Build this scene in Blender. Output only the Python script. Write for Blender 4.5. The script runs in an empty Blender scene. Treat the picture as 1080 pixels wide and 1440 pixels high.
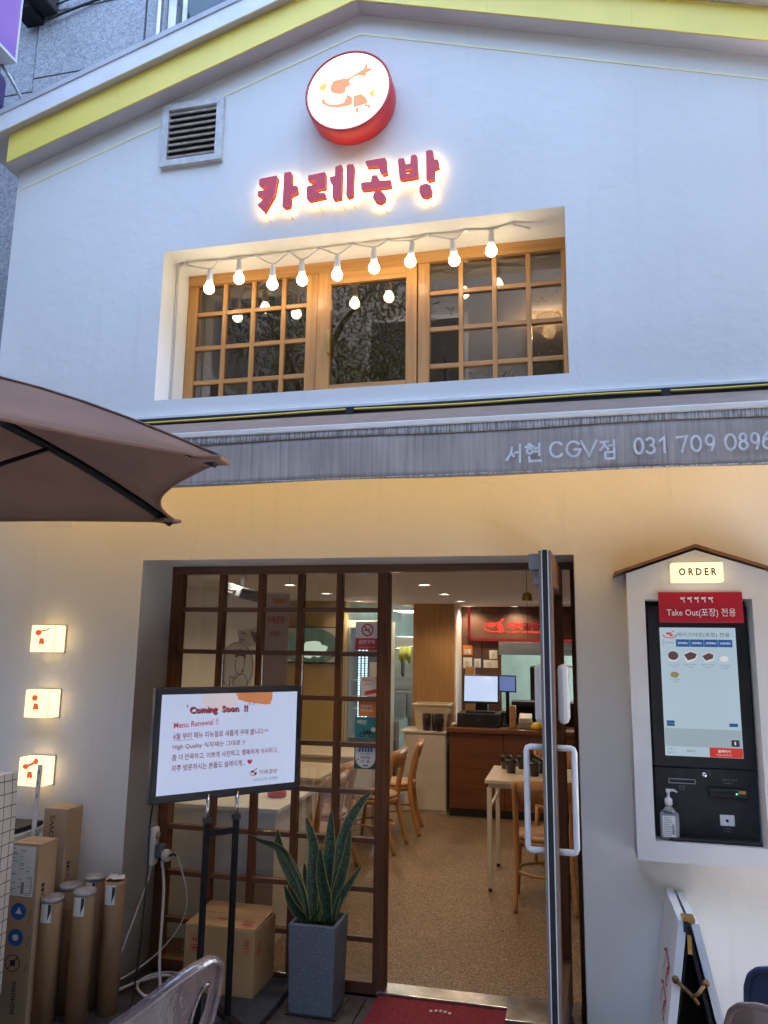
import bpy, bmesh, math, random
from mathutils import Matrix, Vector
random.seed(7)
R = math.radians
S = bpy.context.scene
COL = S.collection

# ------------------------------------------------------------------ camera, sky, sun, exposure
cam_d = bpy.data.cameras.new('camera'); cam = bpy.data.objects.new('camera', cam_d); COL.objects.link(cam)
cam_d.sensor_fit = 'HORIZONTAL'; cam_d.sensor_width = 36.0; cam_d.lens = 36.0
cam_d.clip_start = 0.05; cam_d.clip_end = 500
cam.matrix_world = Matrix(((0.97302, 0.02679, 0.22914, 0.0), (0.23029, -0.17208, -0.95779, -3.68),
                           (0.01377, 0.98472, -0.17361, 1.66), (0, 0, 0, 1)))
S.camera = cam

world = bpy.data.worlds.new('World'); S.world = world; world.use_nodes = True
wn = world.node_tree; wn.nodes.clear()
w_out = wn.nodes.new('ShaderNodeOutputWorld'); w_bg = wn.nodes.new('ShaderNodeBackground')
w_sky = wn.nodes.new('ShaderNodeTexSky'); w_sky.sky_type = 'NISHITA'; w_sky.sun_disc = False
SUN_EL, SUN_AZ = R(48), R(25)
w_sky.sun_elevation = SUN_EL; w_sky.sun_rotation = SUN_AZ
w_sky.air_density = 1.0; w_sky.dust_density = 3.0; w_sky.ozone_density = 1.0
w_bg.inputs['Strength'].default_value = 0.15
wn.links.new(w_sky.outputs[0], w_bg.inputs[0]); wn.links.new(w_bg.outputs[0], w_out.inputs[0])

sun_d = bpy.data.lights.new('sun', 'SUN'); sun_d.energy = 0.5; sun_d.angle = R(20); sun_d.color = (1.0, 0.96, 0.9)
sun = bpy.data.objects.new('sun', sun_d); COL.objects.link(sun)
# direction towards the sun (behind the buildings, so the street front lies in open shade)
sd = Vector((math.sin(SUN_AZ) * math.cos(SUN_EL), math.cos(SUN_AZ) * math.cos(SUN_EL), math.sin(SUN_EL)))
sun.rotation_euler = sd.to_track_quat('Z', 'Y').to_euler(); sun.location = sd * 40

S.view_settings.view_transform = 'Standard'; S.view_settings.look = 'None'
EXPO = 3.75
S.view_settings.exposure = EXPO
LK = 1.87 * 2 ** -EXPO      # all lamps of the place relative to the daylight; S.view_settings.gamma = 1.0; S.view_settings.use_curve_mapping = False
try:
    S.cycles.use_denoising = True
    S.cycles.max_bounces = 8; S.cycles.diffuse_bounces = 4; S.cycles.transparent_max_bounces = 16
    S.cycles.sample_clamp_indirect = 4.0; S.cycles.caustics_reflective = False; S.cycles.caustics_refractive = False
except Exception:
    pass

# ------------------------------------------------------------------ materials
MAT = {}
def new_mat(name):
    m = bpy.data.materials.new(name); m.use_nodes = True
    nt = m.node_tree; nt.nodes.clear()
    out = nt.nodes.new('ShaderNodeOutputMaterial')
    MAT[name] = m
    return m, nt, out

def c4(c): return (c[0], c[1], c[2], 1.0)

def mat(name, col, rough=0.6, metal=0.0, var=0.08, vs=6.0, bump=0.0, bs=80.0, stretch=(1, 1, 1), emit=None, es=0.0,
        spec=0.5, col2=None, lo=0.35, hi=0.65, detail=4.0, coat=0.0, trans=0.0):
    m, nt, out = new_mat(name)
    N, L = nt.nodes, nt.links
    b = N.new('ShaderNodeBsdfPrincipled')
    b.inputs['Roughness'].default_value = rough; b.inputs['Metallic'].default_value = metal
    b.inputs['Specular IOR Level'].default_value = spec; b.inputs['Coat Weight'].default_value = coat
    b.inputs['Transmission Weight'].default_value = trans
    tc = N.new('ShaderNodeTexCoord'); mp = N.new('ShaderNodeMapping')
    mp.inputs['Scale'].default_value = stretch
    L.new(tc.outputs['Object'], mp.inputs['Vector'])
    nz = N.new('ShaderNodeTexNoise'); nz.inputs['Scale'].default_value = vs; nz.inputs['Detail'].default_value = detail
    L.new(mp.outputs[0], nz.inputs['Vector'])
    rp = N.new('ShaderNodeValToRGB')
    a = [max(0, x * (1 - var)) for x in col]; d = [min(1, x * (1 + var)) for x in col] if col2 is None else col2
    if col2 is not None: a = col
    rp.color_ramp.elements[0].position = lo; rp.color_ramp.elements[1].position = hi
    rp.color_ramp.elements[0].color = c4(a); rp.color_ramp.elements[1].color = c4(d)
    L.new(nz.outputs['Fac'], rp.inputs['Fac']); L.new(rp.outputs['Color'], b.inputs['Base Color'])
    if bump > 0:
        n2 = N.new('ShaderNodeTexNoise'); n2.inputs['Scale'].default_value = bs; n2.inputs['Detail'].default_value = 3.0
        L.new(mp.outputs[0], n2.inputs['Vector'])
        bp = N.new('ShaderNodeBump'); bp.inputs['Strength'].default_value = bump; bp.inputs['Distance'].default_value = 0.004
        L.new(n2.outputs['Fac'], bp.inputs['Height']); L.new(bp.outputs['Normal'], b.inputs['Normal'])
    if emit is not None:
        b.inputs['Emission Color'].default_value = c4(emit); b.inputs['Emission Strength'].default_value = es
    L.new(b.outputs[0], out.inputs['Surface'])
    return m

def speckle(name, cols, scale, rough=0.7, bump=0.3, spec=0.4, big=0.12):
    """stone chips: voronoi cells coloured by a ramp, plus a broad tone drift"""
    m, nt, out = new_mat(name); N, L = nt.nodes, nt.links
    b = N.new('ShaderNodeBsdfPrincipled'); b.inputs['Roughness'].default_value = rough
    b.inputs['Specular IOR Level'].default_value = spec
    tc = N.new('ShaderNodeTexCoord')
    v = N.new('ShaderNodeTexVoronoi'); v.inputs['Scale'].default_value = scale
    L.new(tc.outputs['Object'], v.inputs['Vector'])
    sp = N.new('ShaderNodeSeparateColor'); L.new(v.outputs['Color'], sp.inputs[0])
    rp = N.new('ShaderNodeValToRGB'); els = rp.color_ramp.elements
    n = len(cols)
    els[0].color = c4(cols[0]); els[0].position = 0; els[1].color = c4(cols[-1]); els[1].position = 1
    for i in range(1, n - 1):
        e = els.new(i / (n - 1)); e.color = c4(cols[i])
    L.new(sp.outputs[0], rp.inputs['Fac'])
    nz = N.new('ShaderNodeTexNoise'); nz.inputs['Scale'].default_value = 1.6; nz.inputs['Detail'].default_value = 5
    L.new(tc.outputs['Object'], nz.inputs['Vector'])
    mr = N.new('ShaderNodeMapRange'); mr.inputs['From Min'].default_value = 0.3; mr.inputs['From Max'].default_value = 0.7
    mr.inputs['To Min'].default_value = 1 - big; mr.inputs['To Max'].default_value = 1 + big
    L.new(nz.outputs['Fac'], mr.inputs['Value'])
    mx = N.new('ShaderNodeMix'); mx.data_type = 'RGBA'; mx.blend_type = 'MULTIPLY'; mx.inputs[0].default_value = 1.0
    L.new(rp.outputs['Color'], mx.inputs[6]); L.new(mr.outputs[0], mx.inputs[7])
    L.new(mx.outputs[2], b.inputs['Base Color'])
    bp = N.new('ShaderNodeBump'); bp.inputs['Strength'].default_value = bump; bp.inputs['Distance'].default_value = 0.003
    L.new(v.outputs['Distance'], bp.inputs['Height']); L.new(bp.outputs['Normal'], b.inputs['Normal'])
    L.new(b.outputs[0], out.inputs['Surface'])
    return m

def wood(name, c1, c2, axis='z', scale=1.0, rough=0.45, coat=0.1):
    st = {'x': (1.5, 28, 28), 'y': (28, 1.5, 28), 'z': (28, 28, 1.5)}[axis]
    return mat(name, c1, rough=rough, col2=c2, vs=1.6 * scale, stretch=st, bump=0.12, bs=6, lo=0.3, hi=0.7, coat=coat, detail=6)

def emis(name, col, strength, var=0.0, vs=5.0):
    strength = strength * LK
    m, nt, out = new_mat(name); N, L = nt.nodes, nt.links
    e = N.new('ShaderNodeEmission'); e.inputs['Color'].default_value = c4(col); e.inputs['Strength'].default_value = strength
    if var > 0:
        tc = N.new('ShaderNodeTexCoord'); nz = N.new('ShaderNodeTexNoise'); nz.inputs['Scale'].default_value = vs
        L.new(tc.outputs['Object'], nz.inputs['Vector'])
        mr = N.new('ShaderNodeMapRange'); mr.inputs['To Min'].default_value = strength * (1 - var)
        mr.inputs['To Max'].default_value = strength * (1 + var)
        L.new(nz.outputs['Fac'], mr.inputs['Value']); L.new(mr.outputs[0], e.inputs['Strength'])
    L.new(e.outputs[0], out.inputs['Surface'])
    return m

def screen(name, col, strength, rough=0.12):
    """lit display: emission under a glossy cover"""
    strength = strength * 2 ** -EXPO
    m, nt, out = new_mat(name); N, L = nt.nodes, nt.links
    b = N.new('ShaderNodeBsdfPrincipled'); b.inputs['Base Color'].default_value = (0.02, 0.02, 0.025, 1)
    b.inputs['Roughness'].default_value = rough
    tc = N.new('ShaderNodeTexCoord'); nz = N.new('ShaderNodeTexNoise'); nz.inputs['Scale'].default_value = 2.0
    L.new(tc.outputs['Object'], nz.inputs['Vector'])
    mr = N.new('ShaderNodeMapRange'); mr.inputs['To Min'].default_value = strength * 0.93; mr.inputs['To Max'].default_value = strength * 1.05
    L.new(nz.outputs['Fac'], mr.inputs['Value']); L.new(mr.outputs[0], b.inputs['Emission Strength'])
    b.inputs['Emission Color'].default_value = c4(col)
    L.new(b.outputs[0], out.inputs['Surface'])
    return m

def both_sides(nt, fr, ior):
    """same reflectance seen from either side of a thin sheet"""
    g = nt.nodes.new('ShaderNodeNewGeometry'); mr = nt.nodes.new('ShaderNodeMapRange')
    mr.inputs['To Min'].default_value = ior; mr.inputs['To Max'].default_value = 1 / ior
    nt.links.new(g.outputs['Backfacing'], mr.inputs['Value']); nt.links.new(mr.outputs[0], fr.inputs['IOR'])

def glass(name, tint=(0.93, 0.95, 0.94), refl=1.0, rough=0.0, ior=1.5):
    m, nt, out = new_mat(name); N, L = nt.nodes, nt.links
    t = N.new('ShaderNodeBsdfTransparent'); t.inputs['Color'].default_value = c4(tint)
    g = N.new('ShaderNodeBsdfGlossy'); g.inputs['Roughness'].default_value = rough
    g.inputs['Color'].default_value = (refl, refl, refl, 1)
    fr = N.new('ShaderNodeFresnel'); both_sides(nt, fr, ior)
    mx = N.new('ShaderNodeMixShader')
    L.new(fr.outputs[0], mx.inputs[0]); L.new(t.outputs[0], mx.inputs[1]); L.new(g.outputs[0], mx.inputs[2])
    L.new(mx.outputs[0], out.inputs['Surface'])
    return m

def plaster():
    m, nt, out = new_mat('white_plaster'); N, L = nt.nodes, nt.links
    b = N.new('ShaderNodeBsdfPrincipled'); b.inputs['Roughness'].default_value = 0.75; b.inputs['Specular IOR Level'].default_value = 0.25
    tc = N.new('ShaderNodeTexCoord')
    n1 = N.new('ShaderNodeTexNoise'); n1.inputs['Scale'].default_value = 1.1; n1.inputs['Detail'].default_value = 6
    L.new(tc.outputs['Object'], n1.inputs['Vector'])
    r1 = N.new('ShaderNodeValToRGB'); r1.color_ramp.elements[0].position = 0.3; r1.color_ramp.elements[1].position = 0.7
    r1.color_ramp.elements[0].color = (0.70, 0.69, 0.655, 1); r1.color_ramp.elements[1].color = (0.78, 0.77, 0.735, 1)
    L.new(n1.outputs['Fac'], r1.inputs['Fac'])
    # thin dirt runs and scuffs
    mp = N.new('ShaderNodeMapping'); mp.inputs['Scale'].default_value = (9, 9, 0.7); L.new(tc.outputs['Object'], mp.inputs['Vector'])
    n2 = N.new('ShaderNodeTexNoise'); n2.inputs['Scale'].default_value = 1.5; n2.inputs['Detail'].default_value = 8
    L.new(mp.outputs[0], n2.inputs['Vector'])
    r2 = N.new('ShaderNodeValToRGB'); r2.color_ramp.elements[0].position = 0.58; r2.color_ramp.elements[1].position = 0.82
    r2.color_ramp.elements[0].color = (0, 0, 0, 1); r2.color_ramp.elements[1].color = (0.24, 0.24, 0.24, 1)
    L.new(n2.outputs['Fac'], r2.inputs['Fac'])
    mx = N.new('ShaderNodeMix'); mx.data_type = 'RGBA'
    L.new(r2.outputs['Color'], mx.inputs[0]); L.new(r1.outputs['Color'], mx.inputs[6]); mx.inputs[7].default_value = (0.5, 0.48, 0.44, 1)
    vo = N.new('ShaderNodeTexVoronoi'); vo.feature = 'DISTANCE_TO_EDGE'; vo.inputs['Scale'].default_value = 1.3
    nd = N.new('ShaderNodeTexNoise'); nd.inputs['Scale'].default_value = 5; nd.inputs['Detail'].default_value = 6
    L.new(tc.outputs['Object'], nd.inputs['Vector'])
    va = N.new('ShaderNodeVectorMath'); va.operation = 'SCALE'; va.inputs['Scale'].default_value = 0.07; L.new(nd.outputs['Color'], va.inputs[0])
    vb = N.new('ShaderNodeVectorMath'); vb.operation = 'ADD'; L.new(tc.outputs['Object'], vb.inputs[0]); L.new(va.outputs[0], vb.inputs[1]); L.new(vb.outputs[0], vo.inputs['Vector'])
    lt = N.new('ShaderNodeMath'); lt.operation = 'LESS_THAN'; lt.inputs[1].default_value = 0.0022; L.new(vo.outputs['Distance'], lt.inputs[0])
    nm = N.new('ShaderNodeTexNoise'); nm.inputs['Scale'].default_value = 0.9; L.new(tc.outputs['Object'], nm.inputs['Vector'])
    gt = N.new('ShaderNodeMath'); gt.operation = 'GREATER_THAN'; gt.inputs[1].default_value = 0.60; L.new(nm.outputs['Fac'], gt.inputs[0])
    ml = N.new('ShaderNodeMath'); ml.operation = 'MULTIPLY'; L.new(lt.outputs[0], ml.inputs[0]); L.new(gt.outputs[0], ml.inputs[1])
    m3 = N.new('ShaderNodeMath'); m3.operation = 'MULTIPLY'; m3.inputs[1].default_value = 0.10; L.new(ml.outputs[0], m3.inputs[0])
    mc_ = N.new('ShaderNodeMix'); mc_.data_type = 'RGBA'; L.new(m3.outputs[0], mc_.inputs[0]); L.new(mx.outputs[2], mc_.inputs[6]); mc_.inputs[7].default_value = (0.3, 0.28, 0.26, 1)
    L.new(mc_.outputs[2], b.inputs['Base Color'])
    n3 = N.new('ShaderNodeTexNoise'); n3.inputs['Scale'].default_value = 14; n3.inputs['Detail'].default_value = 8
    L.new(tc.outputs['Object'], n3.inputs['Vector'])
    bp = N.new('ShaderNodeBump'); bp.inputs['Strength'].default_value = 0.22; bp.inputs['Distance'].default_value = 0.012
    L.new(n3.outputs['Fac'], bp.inputs['Height']); L.new(bp.outputs['Normal'], b.inputs['Normal'])
    L.new(b.outputs[0], out.inputs['Surface'])
    return m

def valance_fabric():
    m, nt, out = new_mat('weathered_valance'); N, L = nt.nodes, nt.links
    b = N.new('ShaderNodeBsdfPrincipled'); b.inputs['Roughness'].default_value = 0.9; b.inputs['Specular IOR Level'].default_value = 0.1
    tc = N.new('ShaderNodeTexCoord')
    mp = N.new('ShaderNodeMapping'); mp.inputs['Scale'].default_value = (34, 1, 1.3); L.new(tc.outputs['Object'], mp.inputs['Vector'])
    n1 = N.new('ShaderNodeTexNoise'); n1.inputs['Scale'].default_value = 1.6; n1.inputs['Detail'].default_value = 7; n1.inputs['Roughness'].default_value = 0.7
    L.new(mp.outputs[0], n1.inputs['Vector'])
    r1 = N.new('ShaderNodeValToRGB'); e = r1.color_ramp.elements
    e[0].position = 0.25; e[0].color = (0.20, 0.165, 0.145, 1); e[1].position = 0.75; e[1].color = (0.46, 0.42, 0.395, 1)
    k = e.new(0.45); k.color = (0.35, 0.31, 0.285, 1)
    L.new(n1.outputs['Fac'], r1.inputs['Fac'])
    n2 = N.new('ShaderNodeTexNoise'); n2.inputs['Scale'].default_value = 3; n2.inputs['Detail'].default_value = 5
    L.new(tc.outputs['Object'], n2.inputs['Vector'])
    mr = N.new('ShaderNodeMapRange'); mr.inputs['From Min'].default_value = .3; mr.inputs['From Max'].default_value = .7
    mr.inputs['To Min'].default_value = .82; mr.inputs['To Max'].default_value = 1.15; L.new(n2.outputs['Fac'], mr.inputs['Value'])
    mx = N.new('ShaderNodeMix'); mx.data_type = 'RGBA'; mx.blend_type = 'MULTIPLY'; mx.inputs[0].default_value = 1
    L.new(r1.outputs['Color'], mx.inputs[6]); L.new(mr.outputs[0], mx.inputs[7])
    L.new(mx.outputs[2], b.inputs['Base Color']); L.new(b.outputs[0], out.inputs['Surface'])
    return m

def leaf_mat():
    m, nt, out = new_mat('snake_plant_leaf'); N, L = nt.nodes, nt.links
    b = N.new('ShaderNodeBsdfPrincipled'); b.inputs['Roughness'].default_value = 0.38
    uv = N.new('ShaderNodeUVMap'); uv.uv_map = 'UVMap'; sx = N.new('ShaderNodeSeparateXYZ'); L.new(uv.outputs[0], sx.inputs[0])
    a = N.new('ShaderNodeMath'); a.operation = 'SUBTRACT'; a.inputs[1].default_value = 0.5; L.new(sx.outputs[0], a.inputs[0])
    ab = N.new('ShaderNodeMath'); ab.operation = 'ABSOLUTE'; L.new(a.outputs[0], ab.inputs[0])
    edge = N.new('ShaderNodeMath'); edge.operation = 'GREATER_THAN'; edge.inputs[1].default_value = 0.435; L.new(ab.outputs[0], edge.inputs[0])
    mp = N.new('ShaderNodeMapping'); mp.inputs['Scale'].default_value = (2.2, 26, 1); L.new(uv.outputs[0], mp.inputs['Vector'])
    nz = N.new('ShaderNodeTexNoise'); nz.inputs['Scale'].default_value = 1.3; nz.inputs['Detail'].default_value = 4; L.new(mp.outputs[0], nz.inputs['Vector'])
    rp = N.new('ShaderNodeValToRGB'); rp.color_ramp.elements[0].position = .42; rp.color_ramp.elements[1].position = .58
    rp.color_ramp.elements[0].color = (0.013, 0.036, 0.018, 1); rp.color_ramp.elements[1].color = (0.05, 0.10, 0.05, 1)
    L.new(nz.outputs['Fac'], rp.inputs['Fac'])
    mx = N.new('ShaderNodeMix'); mx.data_type = 'RGBA'; L.new(edge.outputs[0], mx.inputs[0])
    L.new(rp.outputs['Color'], mx.inputs[6]); mx.inputs[7].default_value = (0.32, 0.30, 0.09, 1)
    L.new(mx.outputs[2], b.inputs['Base Color']); L.new(b.outputs[0], out.inputs['Surface'])
    return m

def grid_cloth(name, base, line, step, width, axes=(0, 1, 2)):
    """woven check: dark lines at a fixed pitch along the chosen object axes"""
    m, nt, out = new_mat(name); N, L = nt.nodes, nt.links
    b = N.new('ShaderNodeBsdfPrincipled'); b.inputs['Roughness'].default_value = 0.9
    uv = N.new('ShaderNodeUVMap'); uv.uv_map = 'UVMap'; sx = N.new('ShaderNodeSeparateXYZ'); L.new(uv.outputs[0], sx.inputs[0])
    prev = None
    for i in (0, 1):
        d = N.new('ShaderNodeMath'); d.operation = 'DIVIDE'; d.inputs[1].default_value = step; L.new(sx.outputs[i], d.inputs[0])
        f = N.new('ShaderNodeMath'); f.operation = 'FRACT'; L.new(d.outputs[0], f.inputs[0])
        g = N.new('ShaderNodeMath'); g.operation = 'LESS_THAN'; g.inputs[1].default_value = width; L.new(f.outputs[0], g.inputs[0])
        if prev is None: prev = g
        else:
            mxm = N.new('ShaderNodeMath'); mxm.operation = 'MAXIMUM' if width < 0.3 else 'ADD'
            L.new(prev.outputs[0], mxm.inputs[0]); L.new(g.outputs[0], mxm.inputs[1])
            if width >= 0.3:
                hv = N.new('ShaderNodeMath'); hv.operation = 'MULTIPLY'; hv.inputs[1].default_value = 0.5; L.new(mxm.outputs[0], hv.inputs[0]); mxm = hv
            prev = mxm
    mx = N.new('ShaderNodeMix'); mx.data_type = 'RGBA'; L.new(prev.outputs[0], mx.inputs[0])
    mx.inputs[6].default_value = c4(base); mx.inputs[7].default_value = c4(line)
    L.new(mx.outputs[2], b.inputs['Base Color']); L.new(b.outputs[0], out.inputs['Surface'])
    return m

plaster(); valance_fabric(); leaf_mat()
mat('white_paint', (0.74, 0.74, 0.73), rough=.5, var=.04, bump=.05)
mat('kiosk_white', (0.72, 0.71, 0.69), rough=.55, var=.05, vs=3, bump=.1, bs=30)
mat('eave_grey', (0.46, 0.43, 0.43), rough=.6, var=.06, vs=2, bump=.08)
mat('yellow_paint', (0.92, 0.73, 0.14), rough=.45, var=.05, vs=3, bump=.06)
mat('light_line_yellow', (0.86, 0.80, 0.52), rough=.6, var=.05)  # pale colour standing in for light along the gable
mat('roof_metal', (0.45, 0.46, 0.48), rough=.5, var=.1)
mat('vent_grey', (0.55, 0.54, 0.52), rough=.5, var=.15, vs=20)
mat('vent_slat', (0.50, 0.43, 0.37), rough=.5, var=.25, vs=25)
mat('dark_void', (0.015, 0.014, 0.013), rough=.9, var=.1)
speckle('granite', [(0.19, 0.195, 0.21), (0.27, 0.275, 0.29), (0.30, 0.305, 0.32), (0.37, 0.375, 0.39)], 75, rough=.6, bump=.1, big=.1)
mat('granite_joint', (0.10, 0.10, 0.11), rough=.9)
speckle('pebble_floor', [(0.085, 0.050, 0.028), (0.17, 0.105, 0.062), (0.25, 0.165, 0.10), (0.40, 0.29, 0.19)], 165, rough=.5, bump=.5, big=.12)
speckle('terrazzo_pot', [(0.12, 0.14, 0.16), (0.135, 0.155, 0.18), (0.145, 0.168, 0.195), (0.15, 0.172, 0.20), (0.23, 0.25, 0.275)], 210, rough=.6, bump=.1, big=.15)
mat('paving_stone', (0.060, 0.046, 0.040), rough=.75, var=.35, vs=9, bump=.5, bs=70)
mat('street_paving', (0.58, 0.56, 0.53), rough=.9, var=.2, vs=3, bump=.3, bs=60)
mat('rubber_mat', (0.035, 0.036, 0.04), rough=.85, var=.25, vs=40, bump=.4, bs=200)
mat('red_mat', (0.22, 0.018, 0.024), rough=.95, var=.25, vs=60, bump=.7, bs=260)
wood('oak_frame', (0.36, 0.165, 0.045), (0.52, 0.27, 0.085), 'z')
wood('oak_frame_x', (0.36, 0.165, 0.045), (0.52, 0.27, 0.085), 'x')
wood('brown_frame', (0.095, 0.039, 0.018), (0.165, 0.072, 0.035), 'z', rough=.75, coat=0)
MAT['brown_frame'].node_tree.nodes['Principled BSDF'].inputs['Specular IOR Level'].default_value = .2
wood('brown_frame_x', (0.095, 0.039, 0.018), (0.165, 0.072, 0.035), 'x')
wood('chair_wood', (0.42, 0.20, 0.07), (0.56, 0.30, 0.12), 'z', rough=.35)
wood('table_wood', (0.55, 0.46, 0.36), (0.66, 0.58, 0.47), 'x', rough=.4)
wood('counter_wood', (0.125, 0.042, 0.016), (0.20, 0.072, 0.028), 'x', scale=.5, rough=.4)
wood('panel_wood', (0.40, 0.21, 0.08), (0.53, 0.31, 0.13), 'z', rough=.45)
wood('kiosk_trim', (0.15, 0.06, 0.025), (0.22, 0.095, 0.04), 'x')
mat('tan_seat', (0.50, 0.30, 0.17), rough=.45, var=.1)
mat('white_metal', (0.72, 0.69, 0.64), rough=.35, var=.03)
mat('cabinet_white', (0.62, 0.58, 0.53), rough=.4, var=.05)
mat('interior_white', (0.62, 0.585, 0.53), rough=.8, var=.04, vs=2, bump=.08)
mat('interior_yellow', (0.58, 0.42, 0.19), rough=.8, var=.05, vs=2, bump=.08)
mat('ceiling_white', (0.60, 0.55, 0.49), rough=.85, var=.03, bump=.04)
mat('brown_tile', (0.105, 0.050, 0.034), rough=.5, var=.18, vs=3, bump=.06)
mat('kitchen_green', (0.30, 0.40, 0.36), rough=.35, var=.12, vs=3)
mat('steel', (0.48, 0.52, 0.52), rough=.3, metal=.9, var=.1, vs=3, stretch=(1, 1, 8))
mat('threshold_steel', (0.46, 0.46, 0.47), rough=.27, metal=.9, var=.2, vs=12, bump=.2, bs=30)
mat('anodised_brown', (0.22, 0.17, 0.135), rough=.45, metal=.0, var=.12, stretch=(1, 1, .2))
mat('chrome', (0.75, 0.75, 0.76), rough=.15, metal=1, var=.02)
mat('brass', (0.55, 0.36, 0.10), rough=.3, metal=1, var=.15, vs=30)
mat('rusty_brass', (0.22, 0.13, 0.05), rough=.5, metal=.7, var=.4, vs=40)
mat('black_plastic', (0.012, 0.012, 0.014), rough=.4, var=.2, vs=20)
mat('black_matte', (0.018, 0.018, 0.02), rough=.7, var=.2, vs=20)
mat('black_metal', (0.007, 0.007, 0.008), rough=.6, var=.2, spec=.25)
mat('navy_bezel', (0.012, 0.014, 0.022), rough=.35, var=.1)
mat('grey_plastic', (0.30, 0.31, 0.33), rough=.45, var=.1)
mat('blue_grey_plastic', (0.10, 0.12, 0.17), rough=.45, var=.1)
mat('white_plastic', (0.72, 0.72, 0.72), rough=.3, var=.03)
mat('cream_plastic', (0.62, 0.52, 0.38), rough=.45, var=.04)
mat('white_cable', (0.66, 0.65, 0.63), rough=.5, var=.05)
mat('black_cable', (0.015, 0.015, 0.016), rough=.5)
mat('yellow_cable', (0.70, 0.52, 0.06), rough=.5)
mat('awning_brown', (0.19, 0.14, 0.115), rough=.9, var=.1, vs=10, bump=.15, bs=300)
def canvas(name, col, through):
    m = mat(name, col, rough=.85, var=.10, vs=5, bump=.35, bs=420); nt = m.node_tree; N, L = nt.nodes, nt.links
    out = [n for n in N if n.type == 'OUTPUT_MATERIAL'][0]; pb = [n for n in N if n.type == 'BSDF_PRINCIPLED'][0]
    tr = N.new('ShaderNodeBsdfTranslucent'); tr.inputs['Color'].default_value = c4([min(1, c * 1.5) for c in col])
    mx = N.new('ShaderNodeMixShader'); mx.inputs[0].default_value = through
    L.new(pb.outputs[0], mx.inputs[1]); L.new(tr.outputs[0], mx.inputs[2]); L.new(mx.outputs[0], out.inputs['Surface'])
canvas('umbrella_brown', (0.24, 0.14, 0.10), .22)
mat('ribbed_band', (0.22, 0.22, 0.23), rough=.85, col2=(0.50, 0.50, 0.52), vs=1.2, stretch=(120, 1, 10), lo=.42, hi=.58)
mat('faded_white_paint', (0.60, 0.60, 0.62), rough=.8, var=.12, vs=30)
mat('sign_pink', (0.72, 0.06, 0.085), rough=.5, var=.0)
mat('sign_red', (0.55, 0.03, 0.035), rough=.4, var=.05)
mat('board_red', (0.50, 0.02, 0.04), rough=.18, var=.06)
mat('print_white', (0.80, 0.80, 0.80), rough=.6, var=.02)
mat('print_red', (0.55, 0.035, 0.04), rough=.6, var=.05)
mat('print_black', (0.03, 0.03, 0.032), rough=.6)
mat('print_grey', (0.25, 0.25, 0.26), rough=.6, var=.3, vs=200)
mat('print_blue', (0.02, 0.11, 0.36), rough=.6, var=.05)
mat('print_orange', (0.68, 0.20, 0.04), rough=.5, var=.05)
mat('print_teal', (0.03, 0.22, 0.24), rough=.5, var=.05)
mat('print_green_dark', (0.02, 0.07, 0.06), rough=.5, var=.05)
mat('paper_pink', (0.62, 0.46, 0.43), rough=.7, var=.05)
mat('paper_white', (0.72, 0.71, 0.68), rough=.8, var=.05)
mat('label_print', (0.32, 0.32, 0.34), rough=.8, col2=(0.72, 0.72, 0.72), vs=1.0, stretch=(70, 70, 160), lo=.45, hi=.55)
mat('cardboard', (0.46, 0.285, 0.13), rough=.85, var=.08, vs=4, bump=.12, bs=60)
mat('cardboard_pale', (0.44, 0.30, 0.175), rough=.85, var=.07, vs=4, bump=.12, bs=60)
mat('tube_card', (0.42, 0.265, 0.145), rough=.8, var=.08, vs=12, stretch=(1, 1, .4), bump=.1, bs=90)
mat('clear_film', (0.34, 0.33, 0.32), rough=.12, var=.15, vs=40, coat=.6)
mat('towel_green', (0.42, 0.52, 0.16), rough=.95, var=.15, vs=40, bump=.6, bs=300)
mat('yellow_toy', (0.75, 0.52, 0.04), rough=.5)
mat('soil', (0.035, 0.025, 0.018), rough=1, var=.4, vs=60, bump=1, bs=90)
mat('cup_black', (0.010, 0.010, 0.011), rough=.2, coat=.4)
mat('purple_sign', (0.20, 0.13, 0.42), rough=.35, col2=(0.42, 0.20, 0.50), vs=1.2, lo=.35, hi=.65)
mat('dark_purple', (0.06, 0.035, 0.12), rough=.4)
mat('bark', (0.09, 0.065, 0.045), rough=.9, var=.3, vs=20, bump=.6)
mat('tree_leaf', (0.08, 0.13, 0.035), rough=.5, col2=(0.16, 0.22, 0.07), vs=1.5)
mat('facade_beige', (0.36, 0.35, 0.325), rough=.7, var=.1)
mat('facade_glass', (0.05, 0.07, 0.08), rough=.08, var=.1)
mat('blue_plastic', (0.025, 0.05, 0.12), rough=.4)
mat('bronze_plastic', (0.13, 0.095, 0.09), rough=.25, var=.1, coat=.5)
grid_cloth('grid_cloth', (0.66, 0.65, 0.64), (0.05, 0.05, 0.06), 0.052, 0.07)
grid_cloth('gingham_cloth', (0.62, 0.62, 0.61), (0.30, 0.30, 0.30), 0.075, 0.5)
glass('window_glass', (0.90, 0.91, 0.90))
glass('upper_glass', (0.70, 0.62, 0.52), refl=1.0, ior=2.1)
glass('screen_cover', (0.97, 0.97, 0.97))
mat('bottle_clear', (0.40, 0.42, 0.45), rough=.12, var=.1, vs=20, trans=.35, coat=.3)
glass('clear_plastic', (0.80, 0.82, 0.84), rough=.05)
glass('tumbler_plastic', (0.50, 0.46, 0.55), rough=.12)
emis('lamp_shade', (1.0, 0.72, 0.37), 1.15, var=.22, vs=9)
emis('lamp_print', (0.85, 0.13, 0.07), 0.5)
emis('order_shade', (1.0, 0.77, 0.43), 0.85, var=.15, vs=9)
emis('bulb_glow', (1.0, 0.80, 0.48), 16.0)
emis('disc_glow', (1.0, 0.88, 0.74), 1.0)
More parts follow.
